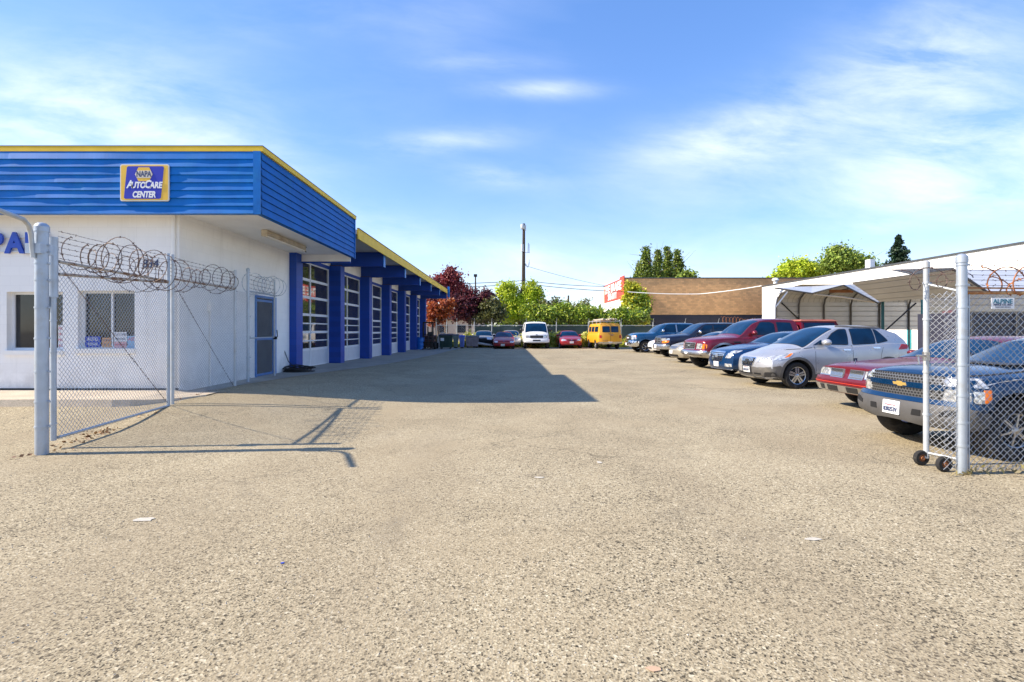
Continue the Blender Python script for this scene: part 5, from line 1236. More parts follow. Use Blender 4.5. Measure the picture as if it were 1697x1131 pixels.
# ---- silver crossover
P_SIL = 'silver paint'; paint(P_SIL, (.42,.43,.46), .4, .28)
car = Car(4.25, 1.78, 1.65, hw=[(0,.78),(.25,.855),(.8,.885),(2.6,.888),(3.5,.87),(4.25,.79)], zb=[(0,.24),(.9,.20),(3.4,.20),(4.25,.32)],
    zs=[(0,.80),(.3,.90),(.75,.985),(1.3,1.04),(2.6,1.10),(3.6,1.17),(4.25,1.16)], zt=[(0,.82),(.12,.90),(.4,1.0),(.9,1.10),(1.25,1.15),(4.25,1.20)],
    roof=[(1.00,1.12),(1.15,1.185),(1.7,1.45),(2.05,1.595),(2.4,1.645),(2.9,1.65),(3.5,1.61),(4.0,1.54),(4.25,1.49)], rwid=.60,
    nose=[(.2,.14),(.34,.03),(.55,0),(.72,.03),(.85,.12),(.95,.28),(1.1,.3)], tail=[(.3,.08),(.5,0),(.9,.02),(1.15,.08),(1.5,.42),(1.65,.5)], axf=.86, axr=3.40, wr=.345, bow=(.30,2.4), bowr=(.2,3))
root = place('silver_crossover', 'silver crossover with grey lower cladding and round-spoked alloy wheels, nose towards the lot', 'car', car, 1238, 13.6, 6)
root.scale = (.975,)*3; root.location.x -= .0125*car.L
finish_body(car, root, P_SIL)
glass_set(car, root, ws=(1.07, 2.02), sides=[[(1.62,1.15),(2.30,1.14),(2.36,1.535),(2.15,1.52),(1.95,1.42)], [(2.45,1.14),(3.08,1.17),(3.10,1.545),(2.48,1.545)], [(3.14,1.18),(3.46,1.24),(3.24,1.50),(3.15,1.53)]])
patch(car, 'quarter_window', rnd([(1.33,1.12),(1.58,1.14),(1.60,1.27)], .03), 'l', G_CAR, root)
patch(car, 'roof_rail', rnd([(2.2,1.60),(3.6,1.545),(3.6,1.57),(2.3,1.625)], .01), 'l', 'grey cladding', root, off=.02)
patch(car, 'lower_cladding', [[(.0,.20),(.455,.22),(.45,.36),(.50,.52),(.40,.60),(.10,.54),(0,.55)]], 'l', 'grey cladding', root, off=.01)
for f in 'lr':
    for ax in (car.axf, car.axr):
        P = [(ax+math.cos(R(a))*(car.wr*1.17), car.wr+.015+math.sin(R(a))*car.wr*1.17) for a in range(-25, 206, 11)]; Q = [(ax+math.cos(R(a))*(car.wr*1.36), car.wr+.015+math.sin(R(a))*car.wr*1.34) for a in range(205, -26, -11)]
        patch(car, 'wheel_arch', P+Q, f, 'grey cladding', root, off=.016, skirt=.015, res=.1)
    patch(car, 'sill', [(1.27,.20),(2.98,.20),(2.98,.38),(1.27,.38)], f, 'grey cladding', root, off=.012)
patch(car, 'front_bumper', [rnd([(-.85,.20),(.85,.20),(.88,.50),(.62,.56),(.50,.34),(-.50,.34),(-.62,.56),(-.88,.50)], .04)], 'n', 'grey cladding', root, off=.012)
patch(car, 'skid_plate', rnd([(-.60,.20),(.60,.20),(.52,.29),(-.52,.29)], .03), 'n', 'alloy', root, off=.02)
patch(car, 'air_intake', rnd(rect(-.5,.5,.30,.39), .03), 'n', 'dark recess', root, off=.008)
patch(car, 'fog_lamp_bezel', rnd([(.56,.30),(.80,.32),(.80,.43),(.60,.42)], .03), 'n', 'black plastic', root, off=.02, mirror=True)
patch(car, 'grille_surround', rnd([(-.24,.56),(.24,.56),(.33,.79),(-.33,.79)], .06), 'n', 'chrome', root, off=.012)
patch(car, 'grille', rnd([(-.21,.58),(.21,.58),(.295,.77),(-.295,.77)], .05), 'n', 'dark recess', root, off=.016)
patch(car, 'grille_bars', [rect(x-.014,x+.014,.585,.765) for x in [-.22+.055*i for i in range(9)]], 'n', 'chrome', root, off=.026)
patch(car, 'badge', rnd([(-.06,.61),(.06,.61),(.06,.73),(-.06,.73)], .055), 'n', 'black plastic', root, off=.034); patch(car, 'badge_ring', rnd([(-.035,.635),(.035,.635),(.035,.705),(-.035,.705)], .03), 'n', 'chrome', root, off=.038)
for sgn in (-1, 1):
    q = [(.38*sgn,.66),(.80*sgn,.74),(.885*sgn,.90),(.66*sgn,.84),(.44*sgn,.76)]; q = q if sgn > 0 else q[::-1]
    patch(car, 'headlight', rnd(q, .03), 'n', 'lamp lens', root, off=.008)
patch(car, 'headlight', rnd([(.34,.72),(.62,.80),(.80,.93),(.72,.94),(.40,.84)], .03), 'l', 'lamp lens', root, off=.008)
patch(car, 'indicator', rnd([(.50,.80),(.64,.83),(.75,.915),(.68,.91)], .02), 'l', 'amber lens', root, off=.011)
plate(car, root, 0.02, .46, s='CBH2417'); patch(car, 'plate_holder', rnd(rect(-.2,.24,.37,.55),.01), 'n', 'black plastic', root, off=.012)
seams(car, root, [[(1.36,.40),(1.34,.75),(1.36,1.10)], [(2.38,.40),(2.40,1.12)], [(3.15,.62),(3.20,.9),(3.30,1.15)], [(1.38,.40),(3.0,.40)]], w=.004)
seams(car, root, [[(.70,1.0),(1.3,1.06)]], name='bonnet_seam')
handles(car, root, [(2.22,1.0),(3.06,1.05)], 'chrome'); mirrors(car, root, 1.62, 1.17, P_SIL, out=.13)
patch(car, 'tail_light', rnd([(3.72,1.0),(4.02,1.02),(4.06,1.13),(3.86,1.15)], .03), 'l', 'red lens', root, off=.008)
wheels(car, root, .235, 'spoke', 5, 'alloy', steer=.0)

# ---- red coupe with square lamps
P_RED = 'red paint'; paint(P_RED, (.15,.005,.012), .3, .3)
car = Car(5.05, 1.82, 1.40, hw=[(0,.86),(.2,.89),(1,.91),(3.5,.91),(4.6,.88),(5.05,.84)], zb=[(0,.30),(.7,.22),(4.3,.22),(5.05,.34)],
    zs=[(0,.76),(.3,.81),(1.2,.87),(2.5,.90),(4.0,.90),(5.05,.85)], zt=[(0,.80),(.12,.84),(.8,.90),(1.62,.95),(4.1,.95),(5.05,.88)],
    roof=[(1.58,.93),(1.9,1.06),(2.3,1.26),(2.5,1.33),(2.8,1.37),(3.3,1.375),(3.75,1.33),(3.9,1.25),(4.05,.94)], rwid=.62, nose=[(.25,.12),(.40,.02),(.55,0),(.60,.08),(.78,.12),(.9,.15)], tail=[(.3,.1),(.5,0),(.9,.05)],
    axf=.95, axr=3.70, wr=.33, bow=(.10,4), bowr=(.1,4), bulge=.01)
root = place('red_coupe', 'dusty red older coupe with square lamps and split grille between silver crossover and blue pickup', 'car', car, 1396, 9.55, 2)
finish_body(car, root, P_RED)
glass_set(car, root, ws=(1.70, 2.42), rear=(3.92, 4.02), sides=[[(2.05,.95),(3.0,.95),(3.0,1.30),(2.5,1.27)],[(3.06,.95),(3.6,.95),(3.5,1.28),(3.06,1.30)]])
patch(car, 'front_bumper', rnd(rect(-.88,.88,.46,.565), .02), 'n', P_RED, root, off=.035, skirt=.02)
patch(car, 'chrome_bumper', rnd(rect(-.86,.86,.34,.455), .015), 'n', 'dull chrome', root, off=.04, skirt=.03)
patch(car, 'bumper_slot', [rect(.12,.40,.355,.44), rect(.50,.62,.36,.44)], 'n', 'black plastic', root, off=.046, mirror=True)
patch(car, 'bumper_strip', rect(-.88,.88,.497,.505), 'n', 'red paint board', root, off=.04)
patch(car, 'grille_surround', rnd(rect(.07,.43,.58,.755), .01), 'n', 'dull chrome', root, off=.012, mirror=True)
patch(car, 'grille', rect(.085,.415,.60,.745), 'n', 'grey cladding', root, off=.016, mirror=True)
patch(car, 'grille_bars', [rect(.095+.026*i, .107+.026*i, .60, .745) for i in range(13)], 'n', 'chrome', root, off=.026, mirror=True)
patch(car, 'headlight', [rnd(rect(.46,.635,.61,.74), .015), rnd(rect(.65,.825,.61,.74), .015)], 'n', 'lamp lens', root, off=.016, mirror=True)
patch(car, 'headlight_frame', rnd(rect(.445,.84,.595,.755), .015), 'n', 'dull chrome', root, off=.012, mirror=True)
seams(car, root, [[(1.72,.30),(1.70,.9)], [(3.05,.30),(3.03,.93)], [(.25,.80),(1.6,.90)]])
m = MB(); m.tube([(.24,0,.86),(.25,0,.93)], .012, 8); m.box(.22,.28,-.008,.008,.90,.96); o = m.build('bonnet_ornament', 'chrome', root, 40); o.location = (-car.L/2,0,0)
mirrors(car, root, 2.05, 1.0, P_RED, sz=(.07,.09,.05), out=.07); wheels(car, root, .19, 'cover', 8, 'dull chrome')

# ---- blue pickup at the right edge
P_BLU = 'blue truck paint'; paint(P_BLU, (.0015,.034,.10), .45, .25)
car = Car(5.4, 1.94, 1.60, hw=[(0,.91),(.2,.95),(1,.97),(5,.97),(5.4,.94)], zb=[(0,.42),(.8,.34),(4.6,.36),(5.6,.45)],
    zs=[(0,1.00),(.3,1.04),(1.4,1.07),(2.5,1.08),(5.4,1.12)], zt=[(0,1.06),(.1,1.10),(.6,1.15),(1.5,1.17),(5.4,1.18)],
    roof=[(1.45,1.15),(1.7,1.24),(2.15,1.43),(2.35,1.52),(2.7,1.585),(3.6,1.60),(4.05,1.57),(4.15,1.45),(4.25,1.17)], rwid=.69, nose=[(.3,.10),(.48,0),(.62,.0),(.66,.07),(.9,.08),(1.1,.14),(1.3,.2)], tail=[(.3,.1),(.6,0),(1.2,0)],
    axf=.78, axr=4.2, wr=.39, bow=(.20,3), bulge=.02, ww=.26)
root = place('blue_pickup', 'blue pickup with mesh grille and gold emblem, nearest vehicle behind the right fence', 'pickup truck', car, 1487, 6.6, 2)
root.scale = (.9,.9,.9); root.location.x -= .05*car.L
finish_body(car, root, P_BLU, flare=1.2)
glass_set(car, root, ws=(1.55, 2.28), sides=[[(2.05,1.15),(2.85,1.15),(2.85,1.50),(2.45,1.48)],[(2.95,1.15),(3.85,1.15),(3.85,1.48),(2.95,1.50)]])
patch(car, 'grille_surround', rnd([(-.64,.70),(.64,.70),(.60,1.04),(-.60,1.04)], .03), 'n', 'dark recess', root, off=.006)
ps = []
for r_ in range(9):
    z = .715+r_*.038
    if .845 < z < .93: continue
    for c_ in range(24): y = -.60+c_*.052+(.026 if r_ % 2 else 0); ps.append([(y-.020,z),(y,z-.015),(y+.020,z),(y,z+.015)])
patch(car, 'grille', rnd(rect(-.61,.61,.705,1.03), .02), 'n', grime('grille steel', (.22,.22,.22), .35, .7), root, off=.010); patch(car, 'grille_holes', ps, 'n', 'dark recess', root, off=.014, res=.1, skirt=.002)
patch(car, 'grille_bar', rnd([(-.63,.855),(.63,.855),(.63,.925),(-.63,.925)], .01), 'n', P_BLU, root, off=.032, skirt=.02)
grime('gold', (.62,.42,.12), .35, .5)
em = [(-.115,.872),(-.05,.872),(-.05,.858),(.03,.858),(.045,.872),(.105,.872),(.125,.905),(.055,.905),(.055,.920),(-.03,.920),(-.045,.905),(-.10,.905)]
patch(car, 'emblem_rim', [[(a*1.1, (b-.889)*1.22+.889) for a, b in em]], 'n', 'chrome', root, off=.038); patch(car, 'emblem', em, 'n', 'gold', root, off=.043)
patch(car, 'headlight', [rnd(rect(.66,.95,.92,1.03), .02), rnd(rect(.66,.95,.73,.88), .02)], 'n', 'lamp lens', root, off=.010, mirror=True)
for f in 'lr':
    patch(car, 'headlight', [rnd([(.12,.92),(.42,.92),(.36,1.03),(.16,1.03)], .02), rnd([(.12,.73),(.38,.73),(.38,.88),(.14,.88)], .02)], f, 'lamp lens', root, off=.010)
    patch(car, 'indicator', rnd([(.36,.735),(.44,.735),(.44,.90),(.36,.90)], .015), f, 'amber lens', root, off=.013)
    P = [(car.axf+math.cos(R(a))*(car.wr*1.2), car.wr+.015+math.sin(R(a))*car.wr*1.2) for a in range(-10, 191, 10)]; Q = [(car.axf+math.cos(R(a))*(car.wr*1.32), car.wr+.015+math.sin(R(a))*car.wr*1.32) for a in range(190, -11, -10)]
    patch(car, 'wheel_arch', P+Q, f, P_BLU, root, off=.02, skirt=.02, res=.1)
patch(car, 'bumper_top', rnd(rect(-.96,.96,.645,.705), .02), 'n', P_BLU, root, off=.055, skirt=.04)
patch(car, 'front_bumper', rnd([(-.96,.47),(-.86,.42),(.86,.42),(.96,.47),(.97,.64),(-.97,.64)], .03), 'n', 'bumper grey', root, off=.06, skirt=.05)
for f in 'lr': patch(car, 'bumper_side', rnd([(.10,.45),(.42,.43),(.42,.60),(.10,.64)], .02), f, 'bumper grey', root, off=.03, skirt=.03); patch(car, 'bumper_top', rect(.08,.44,.645,.70), f, P_BLU, root, off=.03, skirt=.03)
patch(car, 'bumper_slot', [rnd([(.30,.50),(.44,.50),(.44,.58),(.32,.58)], .01), rnd([(.66,.53),(.86,.56),(.86,.60),(.66,.59)], .01)], 'n', 'dark recess', root, off=.064, mirror=True)
patch(car, 'air_dam', rnd(rect(-.85,.85,.33,.405), .02), 'n', 'dull chrome', root, off=.01)
patch(car, 'tow_hook', [rect(.18,.26,.345,.375)], 'n', 'black plastic', root, off=.04, mirror=True)
plate(car, root, .03, .535, s='B38253V', off=.075)
seams(car, root, [[(1.72,.45),(1.70,1.2)], [(2.9,.45),(2.9,1.2)], [(3.95,.5),(3.95,1.2)], [(.35,1.06),(1.6,1.15)]])
handles(car, root, [(2.72,1.05),(3.78,1.05)], 'black plastic'); mirrors(car, root, 2.0, 1.17, 'black plastic', sz=(.09,.13,.10), out=.16)
wheels(car, root, .225, 'spoke', 6, 'dull chrome')
m = MB(); m.box(1.15,1.55,-.5,.5,1.178,1.19); o = m.build('cowl', 'black plastic', root); o.location = (-car.L/2,0,0)

# ---- blue saloon with angular lamps
P_NAV = 'deep blue paint'; paint(P_NAV, (.002,.045,.15), .45, .22)
def saloon(L, W, H, wr=.32, hood=.72, cowl=.98, belt=.95, xc=1.35, xw=2.05, xr=3.0, xb=3.85, deck=1.02, axf=.88, axr=None, nose=None, bow=(.24,2.5), zb=.2, rw=.60, **k):
    axr = axr or axf+2.75
    return Car(L, W, H, hw=[(0,W/2-.12),(.3,W/2-.03),(.9,W/2),(L-1.2,W/2),(L-.3,W/2-.04),(L,W/2-.10)], zb=[(0,zb+.04),(.8,zb),(L-1,zb),(L,zb+.1)],
        zs=[(0,hood-.03),(.3,hood+.06),(xc,cowl-.07),(2.4,belt),(L-1,belt+.04),(L,deck-.06)], zt=[(0,hood),(.12,hood+.06),(.5,hood+.13),(xc,cowl),(xb,deck+.01),(L-.1,deck),(L,deck-.04)],
        roof=[(xc-.04,cowl-.01),(xc+.12,cowl+.07),(xw-.3,H-.18),(xw,H-.06),(xw+.35,H-.01),((xw+xr)/2+.2,H),(xr,H-.035),(xr+.3,H-.12),(xb,deck+.01)], rwid=rw,
        nose=nose or [(.2,.12),(.38,.01),(.5,0),(.62,.03),(.75,.14),(.9,.3)], tail=[(.2,.1),(.4,0),(.8,.02),(1,.1)], axf=axf, axr=axr, wr=wr, bow=bow, **k)
def saloon_glass(c, root, xc=1.35, xw=2.05, xr=3.0, xb=3.85, belt=.95, H=1.44, mid=2.65):
    glass_set(c, root, ws=(xc+.05, xw-.02), rear=(xr+.25, xb-.08), sides=[[(xc+.45,belt+.05),(mid-.05,belt+.06),(mid-.05,H-.10),(xw+.15,H-.11)], [(mid+.03,belt+.06),(xr+.45,belt+.10),(xr+.2,H-.16),(mid+.03,H-.10)]])
car = saloon(4.85, 1.80, 1.45, wr=.335, hood=.80, cowl=1.05, belt=1.0, deck=1.08, xc=1.45, xw=2.15, bow=(.20,3), nose=[(.2,.12),(.36,.0),(.62,.02),(.8,.08),(.95,.16)])
root = place('blue_saloon', 'dark blue saloon with angular headlights and chrome grille between the maroon pickup and silver crossover', 'car', car, 1187, 16.5, 5)
finish_body(car, root, P_NAV); saloon_glass(car, root, 1.45, 2.15, 3.0, 3.85, 1.0, 1.45)
patch(car, 'grille_surround', rnd([(-.30,.48),(.30,.48),(.44,.80),(-.44,.80)], .02), 'n', 'chrome', root, off=.012)
patch(car, 'grille_slots', [[(-(.26+.03*i),.515+.055*i),(.26+.03*i,.515+.055*i),(.27+.03*i,.535+.055*i),(-(.27+.03*i),.535+.055*i)] for i in range(5)], 'n', 'dark recess', root, off=.017)
patch(car, 'badge', rnd(rect(-.08,.08,.60,.72), .07), 'n', 'alloy', root, off=.028)
patch(car, 'headlight', rnd([(.48,.60),(.68,.60),(.82,.84),(.60,.83)], .02), 'n', 'lamp lens', root, off=.010, mirror=True)
patch(car, 'fog_lamp', rnd(rect(.48,.74,.34,.43), .02), 'n', 'lamp lens', root, off=.010, mirror=True)
patch(car, 'lower_lip', rnd(rect(-.82,.82,.20,.25), .02), 'n', 'dull chrome', root, off=.02)
plate(car, root, 0.0, .40); seams(car, root, [[(1.55,.30),(1.5,.98)], [(.3,.85),(1.4,.98)], [(2.62,.3),(2.62,1.0)]]); mirrors(car, root, 1.95, 1.08, P_NAV); wheels(car, root, .225, 'spoke', 7, 'alloy')

# ---- maroon extended-cab pickup with an orange-brown canopy
P_MAR = 'maroon paint'; paint(P_MAR, (.17,.006,.022), .3, .25)
def pickup(L=5.7, W=2.0, H=1.88, wr=.385, hood=1.12, cowl=1.27, belt=1.22, cab=(1.55,2.5,3.9), nose=None, round_=.26, zb=.42, axf=.95, axr=4.45, bed=1.28, **k):
    a, b, c = cab
    return Car(L, W, H, hw=[(0,W/2-.09),(.25,W/2-.02),(1,W/2),(L-.6,W/2),(L,W/2-.03)], zb=[(0,zb+.03),(.8,zb-.06),(L-1,zb-.04),(L,zb+.05)],
        zs=[(0,hood-.07),(.3,hood),(a,cowl-.08),(2.4,belt),(L,belt+.02)], zt=[(0,hood-.04),(.10,hood+.02),(.5,hood+.08),(a,cowl),(c+.1,bed),(L,bed)],
        roof=[(a-.04,cowl-.01),(a+.12,cowl+.08),(b-.28,H-.16),(b,H-.06),(b+.3,H-.01),((b+c)/2,H),(c-.1,H-.03),(c,H-.10),(c+.10,bed)], rwid=.68,
        nose=nose or [(.35,.08),(.48,0),(.66,0),(.70,.07),(.95,.09),(1.1,.15),(1.25,.28)], tail=[(.3,.1),(.6,0),(1.2,0)], axf=axf, axr=axr, wr=wr, bow=(round_,2.6), ww=.25, bulge=.02, **k)
car = pickup(L=5.75, H=1.92, round_=.24, wr=.42, zb=.50)
root = place('maroon_pickup', 'maroon extended-cab pickup with amber-cornered headlights and chrome bumper, fifth vehicle from the right', 'pickup truck', car, 1139, 19.7, 5)
finish_body(car, root, P_MAR, flare=1.2)
glass_set(car, root, ws=(1.65, 2.44), sides=[[(2.05,1.30),(2.98,1.29),(3.0,1.70),(2.85,1.76),(2.5,1.76)],[(3.12,1.30),(3.72,1.30),(3.66,1.74),(3.12,1.76)]])
patch(car, 'grille_surround', rnd([(-.42,.74),(.42,.74),(.46,1.0),(-.46,1.0)], .05), 'n', 'dull chrome', root, off=.01)
patch(car, 'grille', rnd([(-.38,.77),(.38,.77),(.42,.97),(-.42,.97)], .04), 'n', 'black plastic', root, off=.015)
patch(car, 'grille_bars', [rect(-.39,.39,.83,.845), rect(-.40,.40,.90,.915)]+[rect(y-.006,y+.006,.78,.96) for y in (-.25,-.12,.12,.25)], 'n', 'dull chrome', root, off=.02)
patch(car, 'badge', rnd(rect(-.09,.09,.83,.91), .04), 'n', 'chrome', root, off=.03)
patch(car, 'headlight', rnd([(.50,.76),(.78,.76),(.80,.96),(.54,.97)], .04), 'n', 'lamp lens', root, off=.010, mirror=True)
patch(car, 'indicator', rnd([(.80,.76),(.88,.77),(.88,.93),(.815,.95)], .02), 'n', 'amber lens', root, off=.010, mirror=True)
for f in 'lr':
    patch(car, 'indicator', rnd([(.20,.79),(.32,.80),(.34,.93),(.24,.95)], .02), f, 'amber lens', root, off=.011)
    for ax in (car.axf,):
        P = [(ax+math.cos(R(a))*(car.wr*1.2), car.wr+.015+math.sin(R(a))*car.wr*1.2) for a in range(-5, 186, 10)]; Q = [(ax+math.cos(R(a))*(car.wr*1.38), car.wr+.015+math.sin(R(a))*car.wr*1.36) for a in range(185, -6, -10)]
        patch(car, 'wheel_arch', P+Q, f, 'dull chrome', root, off=.03, skirt=.03, res=.1)
    patch(car, 'door_badge', rect(1.32,1.58,1.0,1.05), f, 'black plastic', root, off=.006)
patch(car, 'front_bumper', rnd([(-.92,.46),(.92,.46),(.95,.66),(-.95,.66)], .04), 'n', 'dull chrome', root, off=.05, skirt=.05)
for f in 'lr': patch(car, 'bumper_corner', rnd([(.10,.46),(.40,.46),(.46,.68),(.10,.68)], .03), f, 'dull chrome', root, off=.035, skirt=.03)
patch(car, 'bumper_strip', rnd(rect(-.95,.95,.665,.70), .01), 'n', 'chrome', root, off=.055, skirt=.05)
patch(car, 'air_dam', rnd(rect(-.8,.8,.475,.54), .02), 'n', 'black plastic', root, off=.01)
plate(car, root, .0, .56, off=.065); seams(car, root, [[(1.78,.45),(1.74,1.2)], [(3.05,.45),(3.05,1.25)], [(3.86,.5),(3.86,1.3)], [(.35,1.08),(1.7,1.18)]])
handles(car, root, [(2.88,1.12)], 'black plastic'); mirrors(car, root, 2.1, 1.34, P_MAR, sz=(.09,.11,.09), out=.14); wheels(car, root, .22, 'cover', 6, 'dull chrome')
grime('canopy orange', (.30,.085,.045), .45, var=.2, dirt=(.35,.16,.1))
m = MB(); X0, X1 = 4.02, 5.72; m.hexa([(X0,-.93,1.285),(X1,-.93,1.285),(X1,.93,1.285),(X0,.93,1.285),(X0+.05,-.78,1.80),(X1-.25,-.78,1.80),(X1-.25,.78,1.80),(X0+.05,.78,1.80)])
cn = m.build('canopy', P_MAR, root); cn.location = (-car.L/2,0,0)
m = MB(); m.hexa([(X0+.0,-.84,1.803),(X1-.2,-.84,1.803),(X1-.2,.84,1.803),(X0,.84,1.803),(X0+.1,-.74,1.87),(X1-.35,-.74,1.87),(X1-.35,.74,1.87),(X0+.1,.74,1.87)]); m.build('canopy_roof', 'canopy orange', cn)
m = MB(); m.hexa([(X0+.12,-.945,1.36),(X1-.2,-.945,1.36),(X1-.2,-.93,1.36),(X0+.12,-.93,1.36),(X0+.14,-.835,1.74),(X1-.38,-.835,1.74),(X1-.38,-.80,1.74),(X0+.14,-.80,1.74)]); m.build('canopy_window', G_CAR, cn)

# ---- champagne saloon
P_CHA = 'champagne paint'; paint(P_CHA, (.40,.36,.28), .45, .28)
car = saloon(4.8, 1.80, 1.42, hood=.78, cowl=1.0, belt=.96, deck=1.04, bow=(.34,2.2))
root = place('champagne_saloon', 'champagne saloon mostly hidden between the maroon pickup and the dark utility vehicle', 'car', car, 1112, 23.2, 4)
finish_body(car, root, P_CHA); saloon_glass(car, root)
patch(car, 'grille', rnd([(-.34,.62),(.34,.62),(.42,.74),(-.42,.74)], .04), 'n', 'dull chrome', root, off=.01); patch(car, 'grille_slots', [rect(-.33,.33,.64,.66), rect(-.36,.36,.69,.71)], 'n', 'dark recess', root, off=.013)
patch(car, 'headlight', rnd([(.48,.62),(.80,.66),(.84,.78),(.56,.76)], .04), 'n', 'lamp lens', root, off=.010, mirror=True)
patch(car, 'air_intake', rnd(rect(-.5,.5,.28,.38), .03), 'n', 'dark recess', root, off=.008); plate(car, root, 0, .48); mirrors(car, root, 1.85, 1.02, P_CHA); wheels(car, root, .2, 'spoke', 7, 'alloy')
seams(car, root, [[(1.5,.30),(1.45,.93)], [(.3,.82),(1.35,.94)]])

# ---- dark full-size utility vehicle
P_DRK = 'dark navy paint'; paint(P_DRK, (.012,.018,.045), .4, .3)
car = Car(4.95, 1.92, 1.86, hw=[(0,.88),(.25,.94),(1,.96),(4.3,.96),(4.95,.9)], zb=[(0,.42),(.8,.36),(4,.38),(4.95,.48)], zs=[(0,1.06),(.3,1.10),(1.4,1.17),(4.95,1.22)], zt=[(0,1.10),(.08,1.15),(.6,1.20),(1.5,1.26),(4.95,1.27)],
    roof=[(1.46,1.25),(1.62,1.34),(2.1,1.68),(2.3,1.79),(2.6,1.85),(3.5,1.86),(4.5,1.83),(4.95,1.76)], rwid=.72, nose=[(.35,.10),(.5,0),(.68,0),(.74,.08),(1.0,.10),(1.2,.2)], tail=[(.4,.05),(.7,0),(1.2,.08),(1.8,.35)], axf=.9, axr=3.85, wr=.37, bow=(.22,2.8), ww=.25)
root = place('dark_utility_vehicle', 'dark navy utility vehicle with chrome bumper behind the champagne saloon', 'car', car, 1087, 27.8, 3)
finish_body(car, root, P_DRK, flare=1.2)
glass_set(car, root, ws=(1.55, 2.24), sides=[[(1.95,1.28),(2.75,1.27),(2.75,1.73),(2.35,1.71)],[(2.83,1.27),(3.55,1.28),(3.55,1.74),(2.83,1.74)],[(3.64,1.30),(4.45,1.32),(4.35,1.70),(3.64,1.74)]])
patch(car, 'grille_surround', rnd(rect(-.44,.44,.78,1.04), .03), 'n', 'dull chrome', root, off=.01); patch(car, 'grille', [rect(-.40,-.03,.93,1.01), rect(.03,.40,.93,1.01), rect(-.40,-.03,.81,.89), rect(.03,.40,.81,.89)], 'n', 'black plastic', root, off=.014)
patch(car, 'headlight', rnd(rect(.50,.82,.88,1.02), .03), 'n', 'lamp lens', root, off=.010, mirror=True); patch(car, 'indicator', rnd(rect(.56,.86,.77,.86), .02), 'n', 'amber lens', root, off=.010, mirror=True)
for f in 'lr': patch(car, 'bumper_corner', rnd(rect(.10,.42,.46,.68), .03), f, 'dull chrome', root, off=.03, skirt=.03)
for f in 'lr': patch(car, 'indicator', rnd([(.16,.78),(.36,.80),(.40,.90),(.18,.90)], .02), f, 'amber lens', root, off=.011); patch(car, 'headlight', rnd([(.16,.92),(.40,.92),(.42,1.02),(.2,1.02)], .02), f, 'lamp lens', root, off=.011)
patch(car, 'front_bumper', rnd(rect(-.9,.9,.46,.68), .04), 'n', 'dull chrome', root, off=.04, skirt=.05); patch(car, 'bumper_strip', rect(-.9,.9,.685,.72), 'n', 'black plastic', root, off=.045)
plate(car, root, 0, .57, off=.055); mirrors(car, root, 2.0, 1.33, 'chrome', sz=(.09,.12,.10), out=.14); seams(car, root, [[(1.72,.45),(1.7,1.2)], [(2.79,.45),(2.79,1.25)]]); wheels(car, root, .21, 'spoke', 5, 'alloy')

# ---- small white car
P_WHT = 'white paint'; paint(P_WHT, (.78,.78,.77), 0, .3)
car = saloon(4.2, 1.70, 1.42, hood=.76, cowl=.98, belt=.94, xb=3.6, xr=2.9, axf=.8, axr=3.3)
root = place('white_small_car', 'small white car whose nose shows between the dark utility vehicle and the blue crew-cab pickup', 'car', car, 1076, 31.2, 3)
finish_body(car, root, P_WHT); saloon_glass(car, root, xb=3.6, xr=2.9)
patch(car, 'headlight', rnd([(.42,.60),(.72,.64),(.78,.76),(.50,.72)], .03), 'n', 'lamp lens', root, off=.01, mirror=True); patch(car, 'fog_lamp', rnd(rect(.5,.68,.34,.46), .03), 'n', 'dark recess', root, off=.01, mirror=True)
patch(car, 'grille', rnd(rect(-.35,.35,.32,.44), .04), 'n', 'dark recess', root, off=.01); plate(car, root, 0, .52); wheels(car, root, .19, 'spoke', 5, 'alloy')

# ---- blue crew-cab pickup
P_CRW = 'mid blue paint'; paint(P_CRW, (.004,.075,.18), .4, .25)
car = pickup(L=5.8, W=2.02, H=1.92, hood=1.20, cowl=1.30, belt=1.24, cab=(1.5,2.4,4.25), round_=.16, bed=1.34)
root = place('blue_crew_cab_pickup', 'blue crew-cab pickup with large chrome front next to the yellow van', 'pickup truck', car, 1039, 33.8, 2)
finish_body(car, root, P_CRW, flare=1.2)
glass_set(car, root, ws=(1.6, 2.34), sides=[[(2.0,1.33),(2.95,1.32),(2.95,1.78),(2.4,1.77)],[(3.05,1.32),(3.95,1.33),(3.85,1.77),(3.05,1.78)]])
for f in 'lr': patch(car, 'pillar_trim', rect(2.965,3.035,1.30,1.80), f, 'dull chrome', root, off=.008)
patch(car, 'grille_surround', rnd(rect(-.55,.55,.76,1.12), .03), 'n', 'chrome', root, off=.012); patch(car, 'grille_slots', [rect(-.50,.50,.80+i*.105,.865+i*.105) for i in range(3)], 'n', 'dark recess', root, off=.02)
patch(car, 'badge', rect(-.22,.22,.91,.97), 'n', 'plate white', root, off=.03)
patch(car, 'headlight', rnd(rect(.60,.88,.84,1.10), .03), 'n', 'lamp lens', root, off=.012, mirror=True)
for f in 'lr': patch(car, 'headlight', rnd(rect(.14,.34,.86,1.10), .03), f, 'lamp lens', root, off=.012); patch(car, 'indicator', rnd(rect(.22,.36,1.0,1.09), .02), f, 'amber lens', root, off=.016)
patch(car, 'front_bumper', rnd([(-.95,.42),(.95,.42),(.97,.74),(-.97,.74)], .05), 'n', 'chrome', root, off=.05, skirt=.05)
patch(car, 'bumper_slot', [rnd(rect(.62,.80,.52,.62), .02), rect(0,.34,.48,.60)], 'n', 'dark recess', root, off=.056, mirror=True)
for f in 'lr': patch(car, 'bumper_corner', rnd(rect(.12,.50,.44,.74), .04), f, 'chrome', root, off=.04, skirt=.04)
